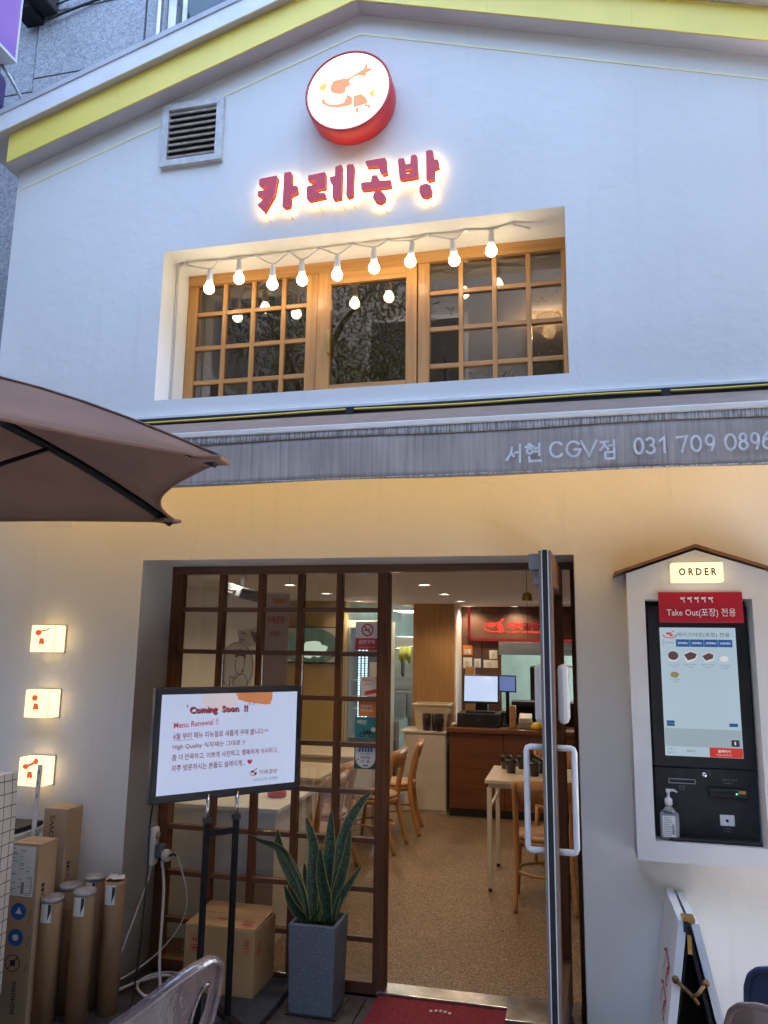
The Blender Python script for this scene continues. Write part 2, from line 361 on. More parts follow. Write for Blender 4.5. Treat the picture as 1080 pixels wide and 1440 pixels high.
emis('disc_print', (1.0, 0.52, 0.34), 0.52)
emis('disc_print_yellow', (1.0, 0.80, 0.25), 0.55)
emis('letter_back_glow', (1.0, 0.72, 0.34), 8.0)
emis('letter_side_glow', (0.85, 0.13, 0.035), 0.5, var=.3, vs=14)
emis('led_yellow', (1.0, 0.60, 0.14), 1.5)
emis('downlight_glow', (1.0, 0.86, 0.66), 14.0)
emis('neon_red', (1.0, 0.06, 0.04), 0.8)
emis('neon_red_dim', (0.8, 0.05, 0.05), 0.22)
emis('kitchen_panel', (0.80, 1.0, 0.92), 6.0)
emis('fridge_led', (0.55, 0.82, 1.0), 2.0)
emis('green_led', (0.05, 1.0, 0.25), 2.5)
screen('display_white', (0.50, 0.57, 0.80), 0.9)
screen('display_pale', (0.62, 0.55, 0.60), 0.85)
screen('display_orange', (0.75, 0.27, 0.10), 0.62)
screen('display_red', (0.60, 0.03, 0.06), 0.55)
screen('display_dark_red', (0.30, 0.05, 0.06), 0.55)
screen('display_black', (0.03, 0.02, 0.03), 0.4)
screen('display_blue', (0.03, 0.16, 0.48), 0.55)
screen('kiosk_display', (0.44, 0.57, 0.66), 0.85, rough=.06)
screen('kiosk_lower', (0.34, 0.43, 0.49), 0.85, rough=.06)
screen('kiosk_red', (0.75, 0.05, 0.03), 0.66, rough=.06)
screen('kiosk_blue', (0.02, 0.12, 0.42), 0.66, rough=.06)
screen('kiosk_text', (0.05, 0.06, 0.08), 0.5)
screen('kiosk_white_print', (0.9, 0.9, 0.9), 0.7)
screen('kiosk_brown', (0.14, 0.08, 0.08), 0.6)
screen('kiosk_olive', (0.40, 0.36, 0.12), 0.6)
screen('pos_display', (0.55, 0.66, 0.90), 1.0)
screen('pos_display_dim', (0.15, 0.22, 0.48), 0.8)
screen('tv_dark', (0.06, 0.085, 0.06), 0.8)
screen('tv_white', (0.70, 0.85, 0.66), 0.85)

def tinted_shell():
    m, nt, out = new_mat('smoked_plastic'); N, L = nt.nodes, nt.links
    t = N.new('ShaderNodeBsdfTransparent'); t.inputs['Color'].default_value = (0.62, 0.54, 0.54, 1)
    d = N.new('ShaderNodeBsdfDiffuse'); d.inputs['Color'].default_value = (0.26, 0.205, 0.21, 1)
    g = N.new('ShaderNodeBsdfGlossy'); g.inputs['Roughness'].default_value = 0.10
    tc = N.new('ShaderNodeTexCoord'); mp = N.new('ShaderNodeMapping'); mp.inputs['Scale'].default_value = (9, 9, 3)
    L.new(tc.outputs['Object'], mp.inputs['Vector'])
    nz = N.new('ShaderNodeTexNoise'); nz.inputs['Scale'].default_value = 2.2; nz.inputs['Detail'].default_value = 5; nz.inputs['Distortion'].default_value = 1.2
    L.new(mp.outputs[0], nz.inputs['Vector'])
    bp = N.new('ShaderNodeBump'); bp.inputs['Strength'].default_value = .35; bp.inputs['Distance'].default_value = .02
    L.new(nz.outputs['Fac'], bp.inputs['Height']); L.new(bp.outputs['Normal'], g.inputs['Normal'])
    m1 = N.new('ShaderNodeMixShader'); m1.inputs[0].default_value = 0.34
    L.new(t.outputs[0], m1.inputs[1]); L.new(d.outputs[0], m1.inputs[2])
    fr = N.new('ShaderNodeFresnel'); both_sides(nt, fr, 1.55)
    ad = N.new('ShaderNodeMath'); ad.operation = 'ADD'; ad.inputs[1].default_value = .06; L.new(fr.outputs[0], ad.inputs[0])
    m2 = N.new('ShaderNodeMixShader'); L.new(ad.outputs[0], m2.inputs[0]); L.new(m1.outputs[0], m2.inputs[1]); L.new(g.outputs[0], m2.inputs[2])
    L.new(m2.outputs[0], out.inputs['Surface'])
tinted_shell()

# ------------------------------------------------------------------ object helpers
def solid(bm, t):
    bm.normal_update(); bmesh.ops.solidify(bm, geom=bm.faces[:], thickness=t)

WM = {}
def thing(name, label, cat, loc=(0, 0, 0), rotz=0.0, group=None):
    o = bpy.data.objects.new(name, None); COL.objects.link(o)
    o.location = loc; o.rotation_euler = (0, 0, rotz); o.empty_display_size = .1
    o['label'] = label; o['category'] = cat
    if group: o['group'] = group
    WM[o] = Matrix.Translation(Vector(loc)) @ Matrix.Rotation(rotz, 4, 'Z')
    return o

def tag(o, label, cat, group=None):
    o['label'] = label; o['category'] = cat
    if group: o['group'] = group
    return o

class MB:
    def __init__(self): self.bm = bmesh.new()
    def face(self, pts):
        vs = [self.bm.verts.new(p) for p in pts]
        try: return self.bm.faces.new(vs)
        except ValueError: return None
    def box(self, x0, x1, y0, y1, z0, z1, bev=0.0, seg=2):
        t = bmesh.new()
        bmesh.ops.create_cube(t, size=1.0)
        sx, sy, sz = x1 - x0, y1 - y0, z1 - z0
        for v in t.verts:
            v.co = Vector((x0 + (v.co.x + .5) * sx, y0 + (v.co.y + .5) * sy, z0 + (v.co.z + .5) * sz))
        if bev > 0:
            bmesh.ops.bevel(t, geom=t.edges[:], offset=bev, segments=seg, affect='EDGES', profile=.5)
        self._merge(t); return self
    def obox(self, c, size, mtx, bev=0.0):
        t = bmesh.new(); bmesh.ops.create_cube(t, size=1.0)
        for v in t.verts: v.co = Vector((v.co.x * size[0], v.co.y * size[1], v.co.z * size[2]))
        if bev > 0: bmesh.ops.bevel(t, geom=t.edges[:], offset=bev, segments=2, affect='EDGES', profile=.5)
        mt = Matrix.Translation(Vector(c)) @ mtx.to_4x4()
        for v in t.verts: v.co = mt @ v.co
        self._merge(t); return self
    def _merge(self, t):
        me = bpy.data.meshes.new('t'); t.to_mesh(me); t.free(); self.bm.from_mesh(me); bpy.data.meshes.remove(me)
    def tube(self, pts, r, seg=8, closed=False, cap=True, flat=1.0):
        pts = [Vector(p) for p in pts]; n = len(pts)
        rs = r if isinstance(r, (list, tuple)) else [r] * n
        rings = []; up = None
        for i, p in enumerate(pts):
            a = pts[(i - 1) % n] if (closed or i > 0) else p
            b = pts[(i + 1) % n] if (closed or i < n - 1) else p
            d = (b - a).normalized()
            if up is None:
                up = Vector((0, 0, 1)) if abs(d.z) < .9 else Vector((0, 1, 0))
            s = d.cross(up)
            if s.length < 1e-5: s = d.cross(Vector((1, 0, 0)))
            s.normalize(); u = s.cross(d).normalized(); up = u
            rings.append([self.bm.verts.new(p + (s * math.cos(2 * math.pi * k / seg) + u * flat * math.sin(2 * math.pi * k / seg)) * rs[i]) for k in range(seg)])
        m = n if closed else n - 1
        for i in range(m):
            A, B = rings[i], rings[(i + 1) % n]
            for k in range(seg):
                f = self.bm.faces.new((A[k], A[(k + 1) % seg], B[(k + 1) % seg], B[k])); f.smooth = True
        if cap and not closed:
            self.bm.faces.new(rings[0][::-1]); self.bm.faces.new(rings[-1])
        return self
    def lathe(self, prof, c=(0, 0, 0), seg=24, mtx=None, smooth=True):
        c = Vector(c); rings = []
        for r, z in prof:
            ring = []
            for k in range(seg):
                a = 2 * math.pi * k / seg
                v = Vector((r * math.cos(a), r * math.sin(a), z))
                if mtx is not None: v = mtx @ v
                ring.append(self.bm.verts.new(c + v))
            rings.append(ring)
        for A, B in zip(rings, rings[1:]):
            for k in range(seg):
                f = self.bm.faces.new((A[k], A[(k + 1) % seg], B[(k + 1) % seg], B[k])); f.smooth = smooth
        if prof[0][0] > 1e-6: self.bm.faces.new(rings[0][::-1])
        if prof[-1][0] > 1e-6: self.bm.faces.new(rings[-1])
        return self
    def prism_xz(self, poly, y0, y1):
        a = sum(poly[i][0] * poly[(i + 1) % len(poly)][1] - poly[(i + 1) % len(poly)][0] * poly[i][1] for i in range(len(poly)))
        if a < 0: poly = poly[::-1]
        F = [self.bm.verts.new((x, y0, z)) for x, z in poly]; B = [self.bm.verts.new((x, y1, z)) for x, z in poly]
        self.bm.faces.new(F); self.bm.faces.new(B[::-1]); n = len(poly)
        for i in range(n): self.bm.faces.new((F[(i + 1) % n], F[i], B[i], B[(i + 1) % n]))
        return self
    def prism_yz(self, poly, x0, x1):
        F = [self.bm.verts.new((x0, y, z)) for y, z in poly]; B = [self.bm.verts.new((x1, y, z)) for y, z in poly]
        self.bm.faces.new(F); self.bm.faces.new(B[::-1]); n = len(poly)
        for i in range(n): self.bm.faces.new((F[(i + 1) % n], F[i], B[i], B[(i + 1) % n]))
        return self
    def build(self, name, m, parent=None, local=False, smooth=False, normals=True):
        if normals: bmesh.ops.recalc_face_normals(self.bm, faces=self.bm.faces[:])
        me = bpy.data.meshes.new(name)
        if parent is not None and not local:
            inv = WM[parent].inverted(); self.bm.transform(inv)
        self.bm.to_mesh(me); self.bm.free()
        if smooth:
            for p in me.polygons: p.use_smooth = True
        me.materials.append(MAT[m] if isinstance(m, str) else m)
        o = bpy.data.objects.new(name, me); COL.objects.link(o)
        if parent is not None:
            o.parent = parent; WM[o] = WM[parent]
        else: WM[o] = Matrix.Identity(4)
        return o

def B(name, m, parent, *a, bev=0.0, local=False):
    return MB().box(*a, bev=bev).build(name, m, parent, local=local)
def T(name, m, parent, pts, r, seg=8, local=False, **k):
    return MB().tube(pts, r, seg=seg, **k).build(name, m, parent, local=local)
def structure(o, kind='structure'):
    o['kind'] = kind; return o
def smooth_pts(P, n=6):
    """Catmull-Rom through control points"""
    P = [Vector(p) for p in P]; out = []
    for i in range(len(P) - 1):
        p0 = P[max(i - 1, 0)]; p1 = P[i]; p2 = P[i + 1]; p3 = P[min(i + 2, len(P) - 1)]
        for k in range(n):
            t = k / n
            out.append(0.5 * ((2 * p1) + (p2 - p0) * t + (2 * p0 - 5 * p1 + 4 * p2 - p3) * t * t + (3 * p1 - p0 - 3 * p2 + p3) * t ** 3))
    out.append(P[-1]); return out

def copy_tree(o, loc, rotz, label=None):
    """a thing with its parts and sub-parts, sharing mesh data"""
    c = o.copy(); COL.objects.link(c); c.location = loc; c.rotation_euler = (0, 0, rotz)
    if label: c['label'] = label
    WM[c] = Matrix.Translation(Vector(loc)) @ Matrix.Rotation(rotz, 4, 'Z')
    for ch in [x for x in bpy.data.objects if x.parent == o]:
        d = ch.copy(); COL.objects.link(d); d.parent = c
        for g in [x for x in bpy.data.objects if x.parent == ch]:
            e = g.copy(); COL.objects.link(e); e.parent = d
    return c

# flat print: 2D outlines mapped on a plane (origin O, axes U, V)
def outline_mesh(polys, holes=(), extrude=0.0, bevel=0.0):
    cu = bpy.data.curves.new('o', 'CURVE'); cu.dimensions = '2D'; cu.fill_mode = 'BOTH'
    cu.extrude = extrude; cu.bevel_depth = bevel; cu.bevel_resolution = 1
    for P in list(polys) + list(holes):
        s = cu.splines.new('POLY'); s.points.add(len(P) - 1)
        for q, p in zip(s.points, P): q.co = (p[0], p[1], 0, 1)
        s.use_cyclic_u = True
    ob = bpy.data.objects.new('o', cu); COL.objects.link(ob)
    me = bpy.data.meshes.new_from_object(ob.evaluated_get(bpy.context.evaluated_depsgraph_get()))
    bpy.data.objects.remove(ob); bpy.data.curves.remove(cu)
    return me

def text_mesh(s, bold=0.0):
    cu = bpy.data.curves.new('txt', 'FONT'); cu.body = s; cu.size = 1.0; cu.resolution_u = 2; cu.offset = bold
    ob = bpy.data.objects.new('txt', cu); COL.objects.link(ob)
    me = bpy.data.meshes.new_from_object(ob.evaluated_get(bpy.context.evaluated_depsgraph_get()))
    bpy.data.objects.remove(ob); bpy.data.curves.remove(cu)
    return me

class Print:
    """collects flat shapes lying in one plane; O origin, U right, V up, N out of the plane"""
    def __init__(self, O=(0, 0, 0), U=(1, 0, 0), V=(0, 0, 1), off=0.0015):
        self.O, self.U, self.V = Vector(O), Vector(U).normalized(), Vector(V).normalized()
        self.N = self.U.cross(self.V); self.mb = MB(); self.off = off; self.k = 0
    def pt(self, u, v, d=0.0): return self.O + self.U * u + self.V * v + self.N * (self.off + d)
    def poly(self, P, d=0.0):
        self.mb.face([self.pt(u, v, d) for u, v in P]); return self
    def rect(self, u0, u1, v0, v1, d=0.0): return self.poly([(u0, v0), (u1, v0), (u1, v1), (u0, v1)], d)
    def disc(self, u, v, ru, rv=None, n=20, d=0.0, a0=0, a1=360):
        rv = ru if rv is None else rv
        return self.poly([(u + ru * math.cos(R(a0 + (a1 - a0) * k / n)), v + rv * math.sin(R(a0 + (a1 - a0) * k / n))) for k in range(n + (a1 - a0 < 360))], d)
    def shape(self, me, fu, fv, d=0.0):
        b = self.mb.bm; vs = [b.verts.new(self.pt(fu(v.co), fv(v.co), d)) for v in me.vertices]
        for p in me.polygons:
            try: b.faces.new([vs[i] for i in p.vertices])
            except ValueError: pass
        bpy.data.meshes.remove(me); return self
    def concave(self, P, d=0.0, holes=()):
        return self.shape(outline_mesh([P], holes), lambda c: c.x, lambda c: c.y, d)
    def text(self, s, u, v, w=None, h=None, bold=0.0, rot=0.0, d=0.0, center=False):
        me = text_mesh(s, bold)
        if not me.vertices: return self
        xs = [p.co.x for p in me.vertices]; ys = [p.co.y for p in me.vertices]
        x0, x1, y0, y1 = min(xs), max(xs), min(ys), max(ys)
        sx = (w / (x1 - x0)) if w else None; sy = (h / (y1 - y0)) if h else None
        if sx is None: sx = sy
        if sy is None: sy = sx
        uo = u - (x1 - x0) * sx / 2 if center else u
        cr, sr = math.cos(rot), math.sin(rot)
        return self.shape(me, lambda c: uo + (c.x - x0) * sx * cr - (c.y - y0) * sy * sr,
                          lambda c: v + (c.x - x0) * sx * sr + (c.y - y0) * sy * cr, d)
    def stroke(self, P, w, closed=False):
        """mitred ribbon; every stroke on its own hair-thin level"""
        P = [Vector((p[0], p[1])) for p in P]
        if len(P) > 3 and (P[0] - P[-1]).length < 1e-5: P = P[:-1]; closed = True
        self.k += 1; d = self.k * 0.00025; n = len(P); L = []; Rr = []
        for i in range(n):
            a = P[(i - 1) % n] if (closed or i) else None; c = P[(i + 1) % n] if (closed or i < n - 1) else None
            d1 = (P[i] - a).normalized() if a is not None else None; d2 = (c - P[i]).normalized() if c is not None else None
            t = ((d1 or d2) + (d2 or d1)); t = t.normalized() if t.length > 1e-6 else d1
            nn = Vector((-t.y, t.x)); ref = d1 or d2
            k = min(2.0, 1 / max(.3, abs(nn.dot(Vector((-ref.y, ref.x))))))
            ext = Vector((0, 0))
            if a is None: ext = -d2 * w * .35
            if c is None: ext = d1 * w * .35
            L.append(P[i] + ext + nn * w * .5 * k); Rr.append(P[i] + ext - nn * w * .5 * k)
        for i in range(n if closed else n - 1):
            j = (i + 1) % n
            self.mb.face([self.pt(*q, d) for q in (L[i], Rr[i], Rr[j], L[j])])
        return self
    def build(self, name, m, parent): return self.mb.build(name, m, parent, normals=False)

def arc(cx, cz, rx, rz, a0, a1, n=14):
    return [(cx + rx * math.cos(R(a0 + (a1 - a0) * k / n)), cz + rz * math.sin(R(a0 + (a1 - a0) * k / n))) for k in range(n + 1)]

def figure(pr, cx, cz, s, kind=0):
    """small generic figure emblem: round head outline, dress, legs, thing held overhead"""
    pr.poly([(cx - .10 * s, cz + .02 * s), (cx + .10 * s, cz + .02 * s), (cx + .17 * s, cz - .24 * s), (cx - .15 * s, cz - .24 * s)])
    for sx in (-1, 1):
        pr.stroke([(cx + .07 * s * sx, cz - .24 * s), (cx + .10 * s * sx, cz - .36 * s), (cx + .15 * s * sx, cz - .37 * s)], .03 * s)
    pr.stroke(arc(cx + .06 * s, cz + .18 * s, .17 * s, .16 * s, -60, 200), .02 * s)
    pr.stroke([(cx - .09 * s, cz), (cx - .22 * s, cz + .14 * s)], .03 * s)
    if kind == 0:
        pr.disc(cx - .20 * s, cz + .27 * s, .17 * s, .13 * s)
        pr.stroke([(cx - .05 * s, cz + .34 * s), (cx + .25 * s, cz + .40 * s), (cx + .36 * s, cz + .47 * s)], .06 * s)
    elif kind == 1:
        pr.disc(cx - .08 * s, cz + .26 * s, .15 * s, .13 * s)
        pr.stroke(arc(cx, cz + .10 * s, .34 * s, .36 * s, -10, 190), .02 * s)
    else:
        pr.disc(cx - .24 * s, cz + .23 * s, .15 * s, .11 * s)
        pr.stroke([(cx - .2 * s, cz + .24 * s), (cx + .1 * s, cz + .36 * s), (cx + .26 * s, cz + .48 * s)], .11 * s)
        pr.disc(cx + .27 * s, cz + .47 * s, .12 * s, .13 * s)

# ================================================================== SETTING
structure(B('ground', 'street_paving', None, -60, 60, -80, 60, -.5, -.045))
pave = structure(B('pavement', 'granite_joint', None, -4.0, 1.4, -1.5, .36, -.3, -.034))
for i in range(9):
    for j in range(3):
        x0 = -4.0 + i * .6; y0 = -1.5 + j * .6
        B('paving_slab', 'paving_stone', pave, x0 + .004, x0 + .596, y0 + .004, min(y0 + .596, .33), -.12, -.02 + random.uniform(-.002, .002), bev=.004)

K = .3145; AX, AZ = -1.06, 5.213      # gable
def zr(x): return AZ - K * abs(x - AX)
XL, XR = -3.238, 1.118

shop = thing('shop_building', 'white gabled shop front with yellow eave band and glowing red letters', 'building', (-1.06, 0, 0))
wall_me = outline_mesh([[(XL, -.06), (-2.2, -.06), (-2.2, 2.1), (.035, 2.1), (.035, -.06), (XR, -.06), (XR, zr(XR)), (AX, AZ), (XL, zr(XL))]],
                       [[(-2.2, 2.99), (.04, 2.99), (.04, 3.88), (-2.2, 3.88)]], extrude=.1725)
m_ = MB(); m_.bm.from_mesh(wall_me)
m_.bm.transform(Matrix.Translation((0, .1725, 0)) @ Matrix.Rotation(R(90), 4, 'X'))
front_wall = m_.build('front_wall', 'white_plaster', shop)
mb = MB()
mb.box(XL, XL + .09, .347, 5.6, -.05, zr(XL)); mb.box(XR - .09, XR, .347, 5.6, -.05, zr(XR))
mb.build('side_wall', 'white_plaster', shop)
# gable eave: grey soffit block, yellow boards, white fascia
def slope_strip(side, x_out, y0, y1, dz0, dz1):
    P = [(AX, AZ + dz0), (x_out, AZ - K * abs(x_out - AX) + dz0), (x_out, AZ - K * abs(x_out - AX) + dz1), (AX, AZ + dz1)]
    return MB().prism_xz(P, y0, y1)
def slope_piece(xa, xb, y0, y1, dz0, dz1, gap=.0004):
    lo, hi = min(xa, xb) + gap, max(xa, xb) - gap
    return MB().prism_xz([(lo, zr(lo) + dz0), (hi, zr(hi) + dz0), (hi, zr(hi) + dz1), (lo, zr(lo) + dz1)], y0, y1)
for xo in (XL - .005, XR + .005):
    slope_strip(0, xo, -.10, .9, 0.0, .188).build('soffit', 'eave_grey', shop)
    for k in range(3):
        w = (-.0005, .186)
        slope_piece(AX + (xo - AX) * k / 3, AX + (xo - AX) * (k + 1) / 3, -.108, -.1002, w[0] + .003, w[1]).build('yellow_board', 'yellow_paint', shop)
for xo in (XL - .19, XR + .19):
    slope_strip(0, xo, -.150, .9, .1885, .30).build('roof_edge', 'eave_grey', shop)
    slope_strip(0, xo, -.165, .9, .3005, .335).build('roof_covering', 'roof_metal', shop)
    for k in range(3):
        slope_piece(AX + (xo - AX) * k / 3, AX + (xo - AX) * (k + 1) / 3, -.157, -.1503, .186, .3003).build('fascia', 'white_paint', shop)
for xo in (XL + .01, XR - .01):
    slope_strip(0, xo, -.0030, -.0005, -.130, -.117).build('painted_light_line', 'light_line_yellow', shop)  # thin strip painted pale to imitate a line of light under the soffit
B('drip_edge', 'white_paint', shop, -3.235, 1.118, -.03, -.0005, 2.872, 2.893, bev=.003)
# vent with eight slats
vent = B('vent', 'vent_grey', shop, -2.256, -1.866, -.03, -.0005, 4.772, 4.812)
mbv = MB(); mbv.box(-2.256, -1.866, -.03, -.0005, 4.408, 4.447); mbv.box(-2.256, -2.214, -.03, -.0005, 4.4475, 4.7715); mbv.box(-1.908, -1.866, -.03, -.0005, 4.4475, 4.7715)
mbv.build('vent_frame', 'vent_grey', vent)
B('vent_back', 'dark_void', vent, -2.2135, -1.9085, -.004, -.0012, 4.4475, 4.7715)
for k in range(8):
    z = 4.462 + k * .040
    MB().obox((-2.061, -.016, z + .006), (.304, .026, .011), Matrix.Rotation(R(28), 3, 'X')).build('slat', 'vent_slat', vent)

# upper window: two lattice lights and a plain casement
WY = .32
uw = B('upper_window', 'oak_frame_x', shop, -2.198, .038, WY - .02, WY + .05, 3.812, 3.8785)
def obar(x0, x1, z0, z1, y0=WY - .015, y1=WY + .045, name='glazing_bar', m='oak_frame', bev=.003):
    return B(name, m, uw, x0, x1, y0, y1, z0, z1, bev=bev)
obar(-2.198, -2.140, 2.9915, 3.8115, name='frame'); obar(.016, .038, 2.9915, 3.8115, name='frame')
obar(-1.437, -1.366, 2.9915, 3.8115, name='frame'); obar(-.774, -.708, 2.9915, 3.8115, name='frame')
obar(-2.1395, -1.4375, 2.9915, 3.06, name='frame', m='oak_frame_x'); obar(-1.3655, -.7745, 2.9915, 3.06, name='frame', m='oak_frame_x'); obar(-.7075, .0155, 2.9915, 3.06, name='frame', m='oak_frame_x')
ROWS = [3.628, 3.412, 3.196]
for (x0, x1, xs) in ((-2.1395, -1.4375, (-1.958, -1.775, -1.583)), (-.7075, .0155, (-.532, -.346, -.161))):
    for x in xs: obar(x - .013, x + .013, 3.0605, 3.8115, WY - .008, WY + .03)
    cols = [x0] + [v for x in xs for v in (x - .0131, x + .0131)] + [x1]
    for z in ROWS:
        for a, b in zip(cols[::2], cols[1::2]): obar(a, b, z - .013, z + .013, WY - .006, WY + .028, m='oak_frame_x')
    zs = [3.0605] + [v for z in ROWS[::-1] for v in (z - .013, z + .013)] + [3.8115]
    for a, b in zip(cols[::2], cols[1::2]):
        for c, d in zip(zs[::2], zs[1::2]):
            B('pane', 'upper_glass', uw, a, b, WY + .008, WY + .013, c, d)
# casement sash in the middle
for a in ((-1.362, -1.286, 3.064, 3.808), (-.840, -.778, 3.064, 3.808)): obar(*a, y0=WY - .03, y1=WY + .02, name='sash')
obar(-1.2855, -.8405, 3.730, 3.808, WY - .03, WY + .02, name='sash', m='oak_frame_x'); obar(-1.2855, -.8405, 3.064, 3.12, WY - .03, WY + .02, name='sash', m='oak_frame_x')
B('pane', 'upper_glass', uw, -1.2855, -.8405, WY - .008, WY - .003, 3.1205, 3.7295)
obar(-1.292, -1.276, 3.30, 3.44, WY - .055, WY - .0305, name='handle', m='brass')

# upper storey room, dim
UR = structure(B('upper_floor', 'interior_white', None, -3.1, 1.0, .37, 3.2, 2.86, 2.90))
structure(B('upper_ceiling', 'interior_white', None, -3.1, 1.0, .37, 3.2, 4.14, 4.18))
structure(B('upper_wall', 'interior_white', None, -3.1, 1.0, 3.2, 3.25, 2.905, 4.135))
structure(B('upper_wall', 'interior_white', None, -3.15, -3.1, .37, 3.25, 2.86, 4.18)); structure(B('upper_wall', 'interior_white', None, 1.0, 1.05, .37, 3.25, 2.86, 4.18))

# lower lattice window
LY = .33
lw = B('lattice_window', 'brown_frame_x', shop, -2.198, -.9255, LY - .01, LY + .06, 2.055, 2.0985)
def lbar(x0, x1, z0, z1, y0=LY, y1=LY + .05, name='glazing_bar', m='brown_frame', bev=.003):
    return B(name, m, lw, x0, x1, y0, y1, z0, z1, bev=bev)
lbar(-2.198, -2.138, -.02, 2.0545, LY - .01, LY + .06, 'frame'); lbar(-.985, -.926, -.02, 2.0545, LY - .012, LY + .075, 'frame')
lbar(-2.1375, -.9855, -.02, .035, LY - .01, LY + .06, 'frame', 'brown_frame_x')
LX = (-1.894, -1.658, -1.426, -1.2035); LZ = [2.09 - .2335 * k for k in range(1, 9)][::-1]
for x in LX: lbar(x - .0165, x + .0165, .0355, 2.0545)
cols = [-2.1375] + [v for x in LX for v in (x - .0166, x + .0166)] + [-.9855]
zs = [.0355] + [v for z in LZ for v in (z - .0125, z + .0125)] + [2.0545]
for a, b in zip(cols[::2], cols[1::2]):
    for z in LZ: lbar(a, b, z - .0125, z + .0125, LY + .004, LY + .046, m='brown_frame_x')
    for c, d in zip(zs[::2], zs[1::2]):
        B('pane', 'window_glass', lw, a, b, LY + .022, LY + .027, c, d)
dark_reveal = B('door_header', 'brown_frame_x', shop, -.9255, .0345, LY - .01, LY + .06, 2.062, 2.0985)
B('door_jamb', 'brown_frame', shop, .016, .0345, LY - .02, LY + .07, -.02, 2.0615)

# doorsill
sill = B('doorsill', 'threshold_steel', shop, -.955, -.325, LY - .03, LY + .09, -.015, .006, bev=.003)
B('sill_plate', 'threshold_steel', sill, -.3245, .015, LY - .16, LY + .10, -.016, .010, bev=.003)

# open door leaf, hinged at the right jamb, local frame: +X along the leaf away from the hinge
door = bpy.data.objects.new('door', None); COL.objects.link(door); door.parent = shop
ang = math.atan2(-.86, -.036)
DM = Matrix.Translation(Vector((-.048, .335, 0))) @ Matrix.Rotation(ang, 4, 'Z')
door.matrix_local = WM[shop].inverted() @ DM; WM[door] = DM
# leaf: local y = thickness (-.0225 .. .0225); after rotation local +y faces the camera's right
DW = .865
for a in ((0, .09, .03, 2.055), (DW - .10, DW - .006, .03, 2.055)):
    B('stile', 'brown_frame', door, a[0], a[1], -.025, .025, a[2], a[3], bev=.003, local=True)
B('rail', 'brown_frame_x', door, .0905, DW - .1005, -.025, .025, 1.92, 2.055, local=True)
B('rail', 'brown_frame_x', door, .0905, DW - .1005, -.025, .025, .03, .26, local=True)
B('pane', 'window_glass', door, .0905, DW - .1005, -.004, .004, .2605, 1.9195, local=True)
B('edge_strip', 'anodised_brown', door, DW - .0055, DW, -.025, .025, .03, 2.055, bev=.001, local=True)
B('gasket', 'black_matte', door, DW + .0002, DW + .004, -.010, .010, .03, 2.058, bev=.001, local=True)
mbg = MB(); mbg.box(DW + .0002, DW + .003, -.0145, -.0103, .03, 2.056); mbg.box(DW + .0002, DW + .003, .0103, .0145, .03, 2.056)
mbg.build('gasket_bead', 'white_plastic', door, local=True)
for s in (-1, 1):
    y0 = .025 * s; yh = .092 * s; xh = DW - .06
    P = [(xh, y0, .895), (xh, yh - .014 * s, .895), (xh, yh - .004 * s, .899), (xh, yh, .910), (xh, yh, 1.265), (xh, yh - .004 * s, 1.276), (xh, yh - .014 * s, 1.28), (xh, y0, 1.28)]
    T('handle', 'white_plastic', door, P, .0125, 10, local=True)
    mh = MB(); mh.box(DW - .36, DW - .22, min(y0, y0 + .045 * s), max(y0, y0 + .045 * s), 1.355, 1.60, bev=.02); mh.build('hygiene_plate', 'white_plastic', door, local=True)
mh = MB(); mh.box(DW - .30, DW - .05, -.070, -.0253, 1.985, 2.050, bev=.004); mh.box(DW - .30, DW - .08, -.055, -.0253, 1.925, 1.9845, bev=.004)
mh.build('door_closer', 'grey_plastic', door, local=True)

# ------------------------------------------------------------------ interior of the shop (setting)
structure(B('interior_floor', 'pebble_floor', None, -3.14, 1.03, .40, 7.6, -.2, 0.0))
structure(B('interior_ceiling', 'ceiling_white', None, -3.14, 1.03, .40, 7.6, 2.155, 2.2))
structure(B('interior_wall', 'interior_white', None, -3.146, -3.14, .36, 4.5, 0.0005, 2.1545))
structure(B('interior_wall', 'interior_yellow', None, -3.14, -2.37, 4.5, 4.6, 0.0005, 2.1545))
structure(B('interior_wall', 'interior_white', None, 1.02, 1.027, .36, 5.6, 0.0005, 2.1545))
structure(B('interior_wall', 'interior_white', None, -1.30, -1.245, 5.09, 5.6, 0.0005, 2.1545))
bw = structure(B('back_wall', 'granite_joint', None, -1.2445, 1.02, 5.62, 5.68, 1.66, 2.1545))
B('back_wall_section', 'granite_joint', bw, -1.2445, -.80, 5.62, 5.68, 0.0005, 1.6595)
B('back_wall_section', 'granite_joint', bw, -.7995, 1.02, 5.62, 5.68, 0.0005, .93)
for (a, b) in ((-1.2445, -1.005), (-1.0, -.806)):
    for (c, d) in ((.005, .52), (.525, 1.04), (1.045, 1.435), (1.44, 1.80), (1.805, 2.15)):
        B('wall_tile', 'brown_tile', bw, a + .002, b, 5.605, 5.6195, c, d, bev=.002)
for k in range(7):
    a = -.80 + k * .26
    B('wall_tile', 'brown_tile', bw, a, a + .255, 5.605, 5.6195, 1.665, 1.80, bev=.002); B('wall_tile', 'brown_tile', bw, a, a + .255, 5.605, 5.6195, 1.805, 2.15, bev=.002)
structure(B('kitchen_wall', 'kitchen_green', None, -3.14, 1.03, 7.6, 7.65, 0.0005, 2.1545))
structure(B('kitchen_wall', 'kitchen_green', None, -2.42, -2.372, 4.605, 7.5, 0.0005, 2.1545))
B('wood_screen', 'panel_wood', structure(B('partition', 'panel_wood', None, -1.72, -1.3005, 5.03, 5.085, 0.0005, 2.1545)), -1.715, -1.245, 5.0, 5.0295, .0005, 2.154, bev=.003)

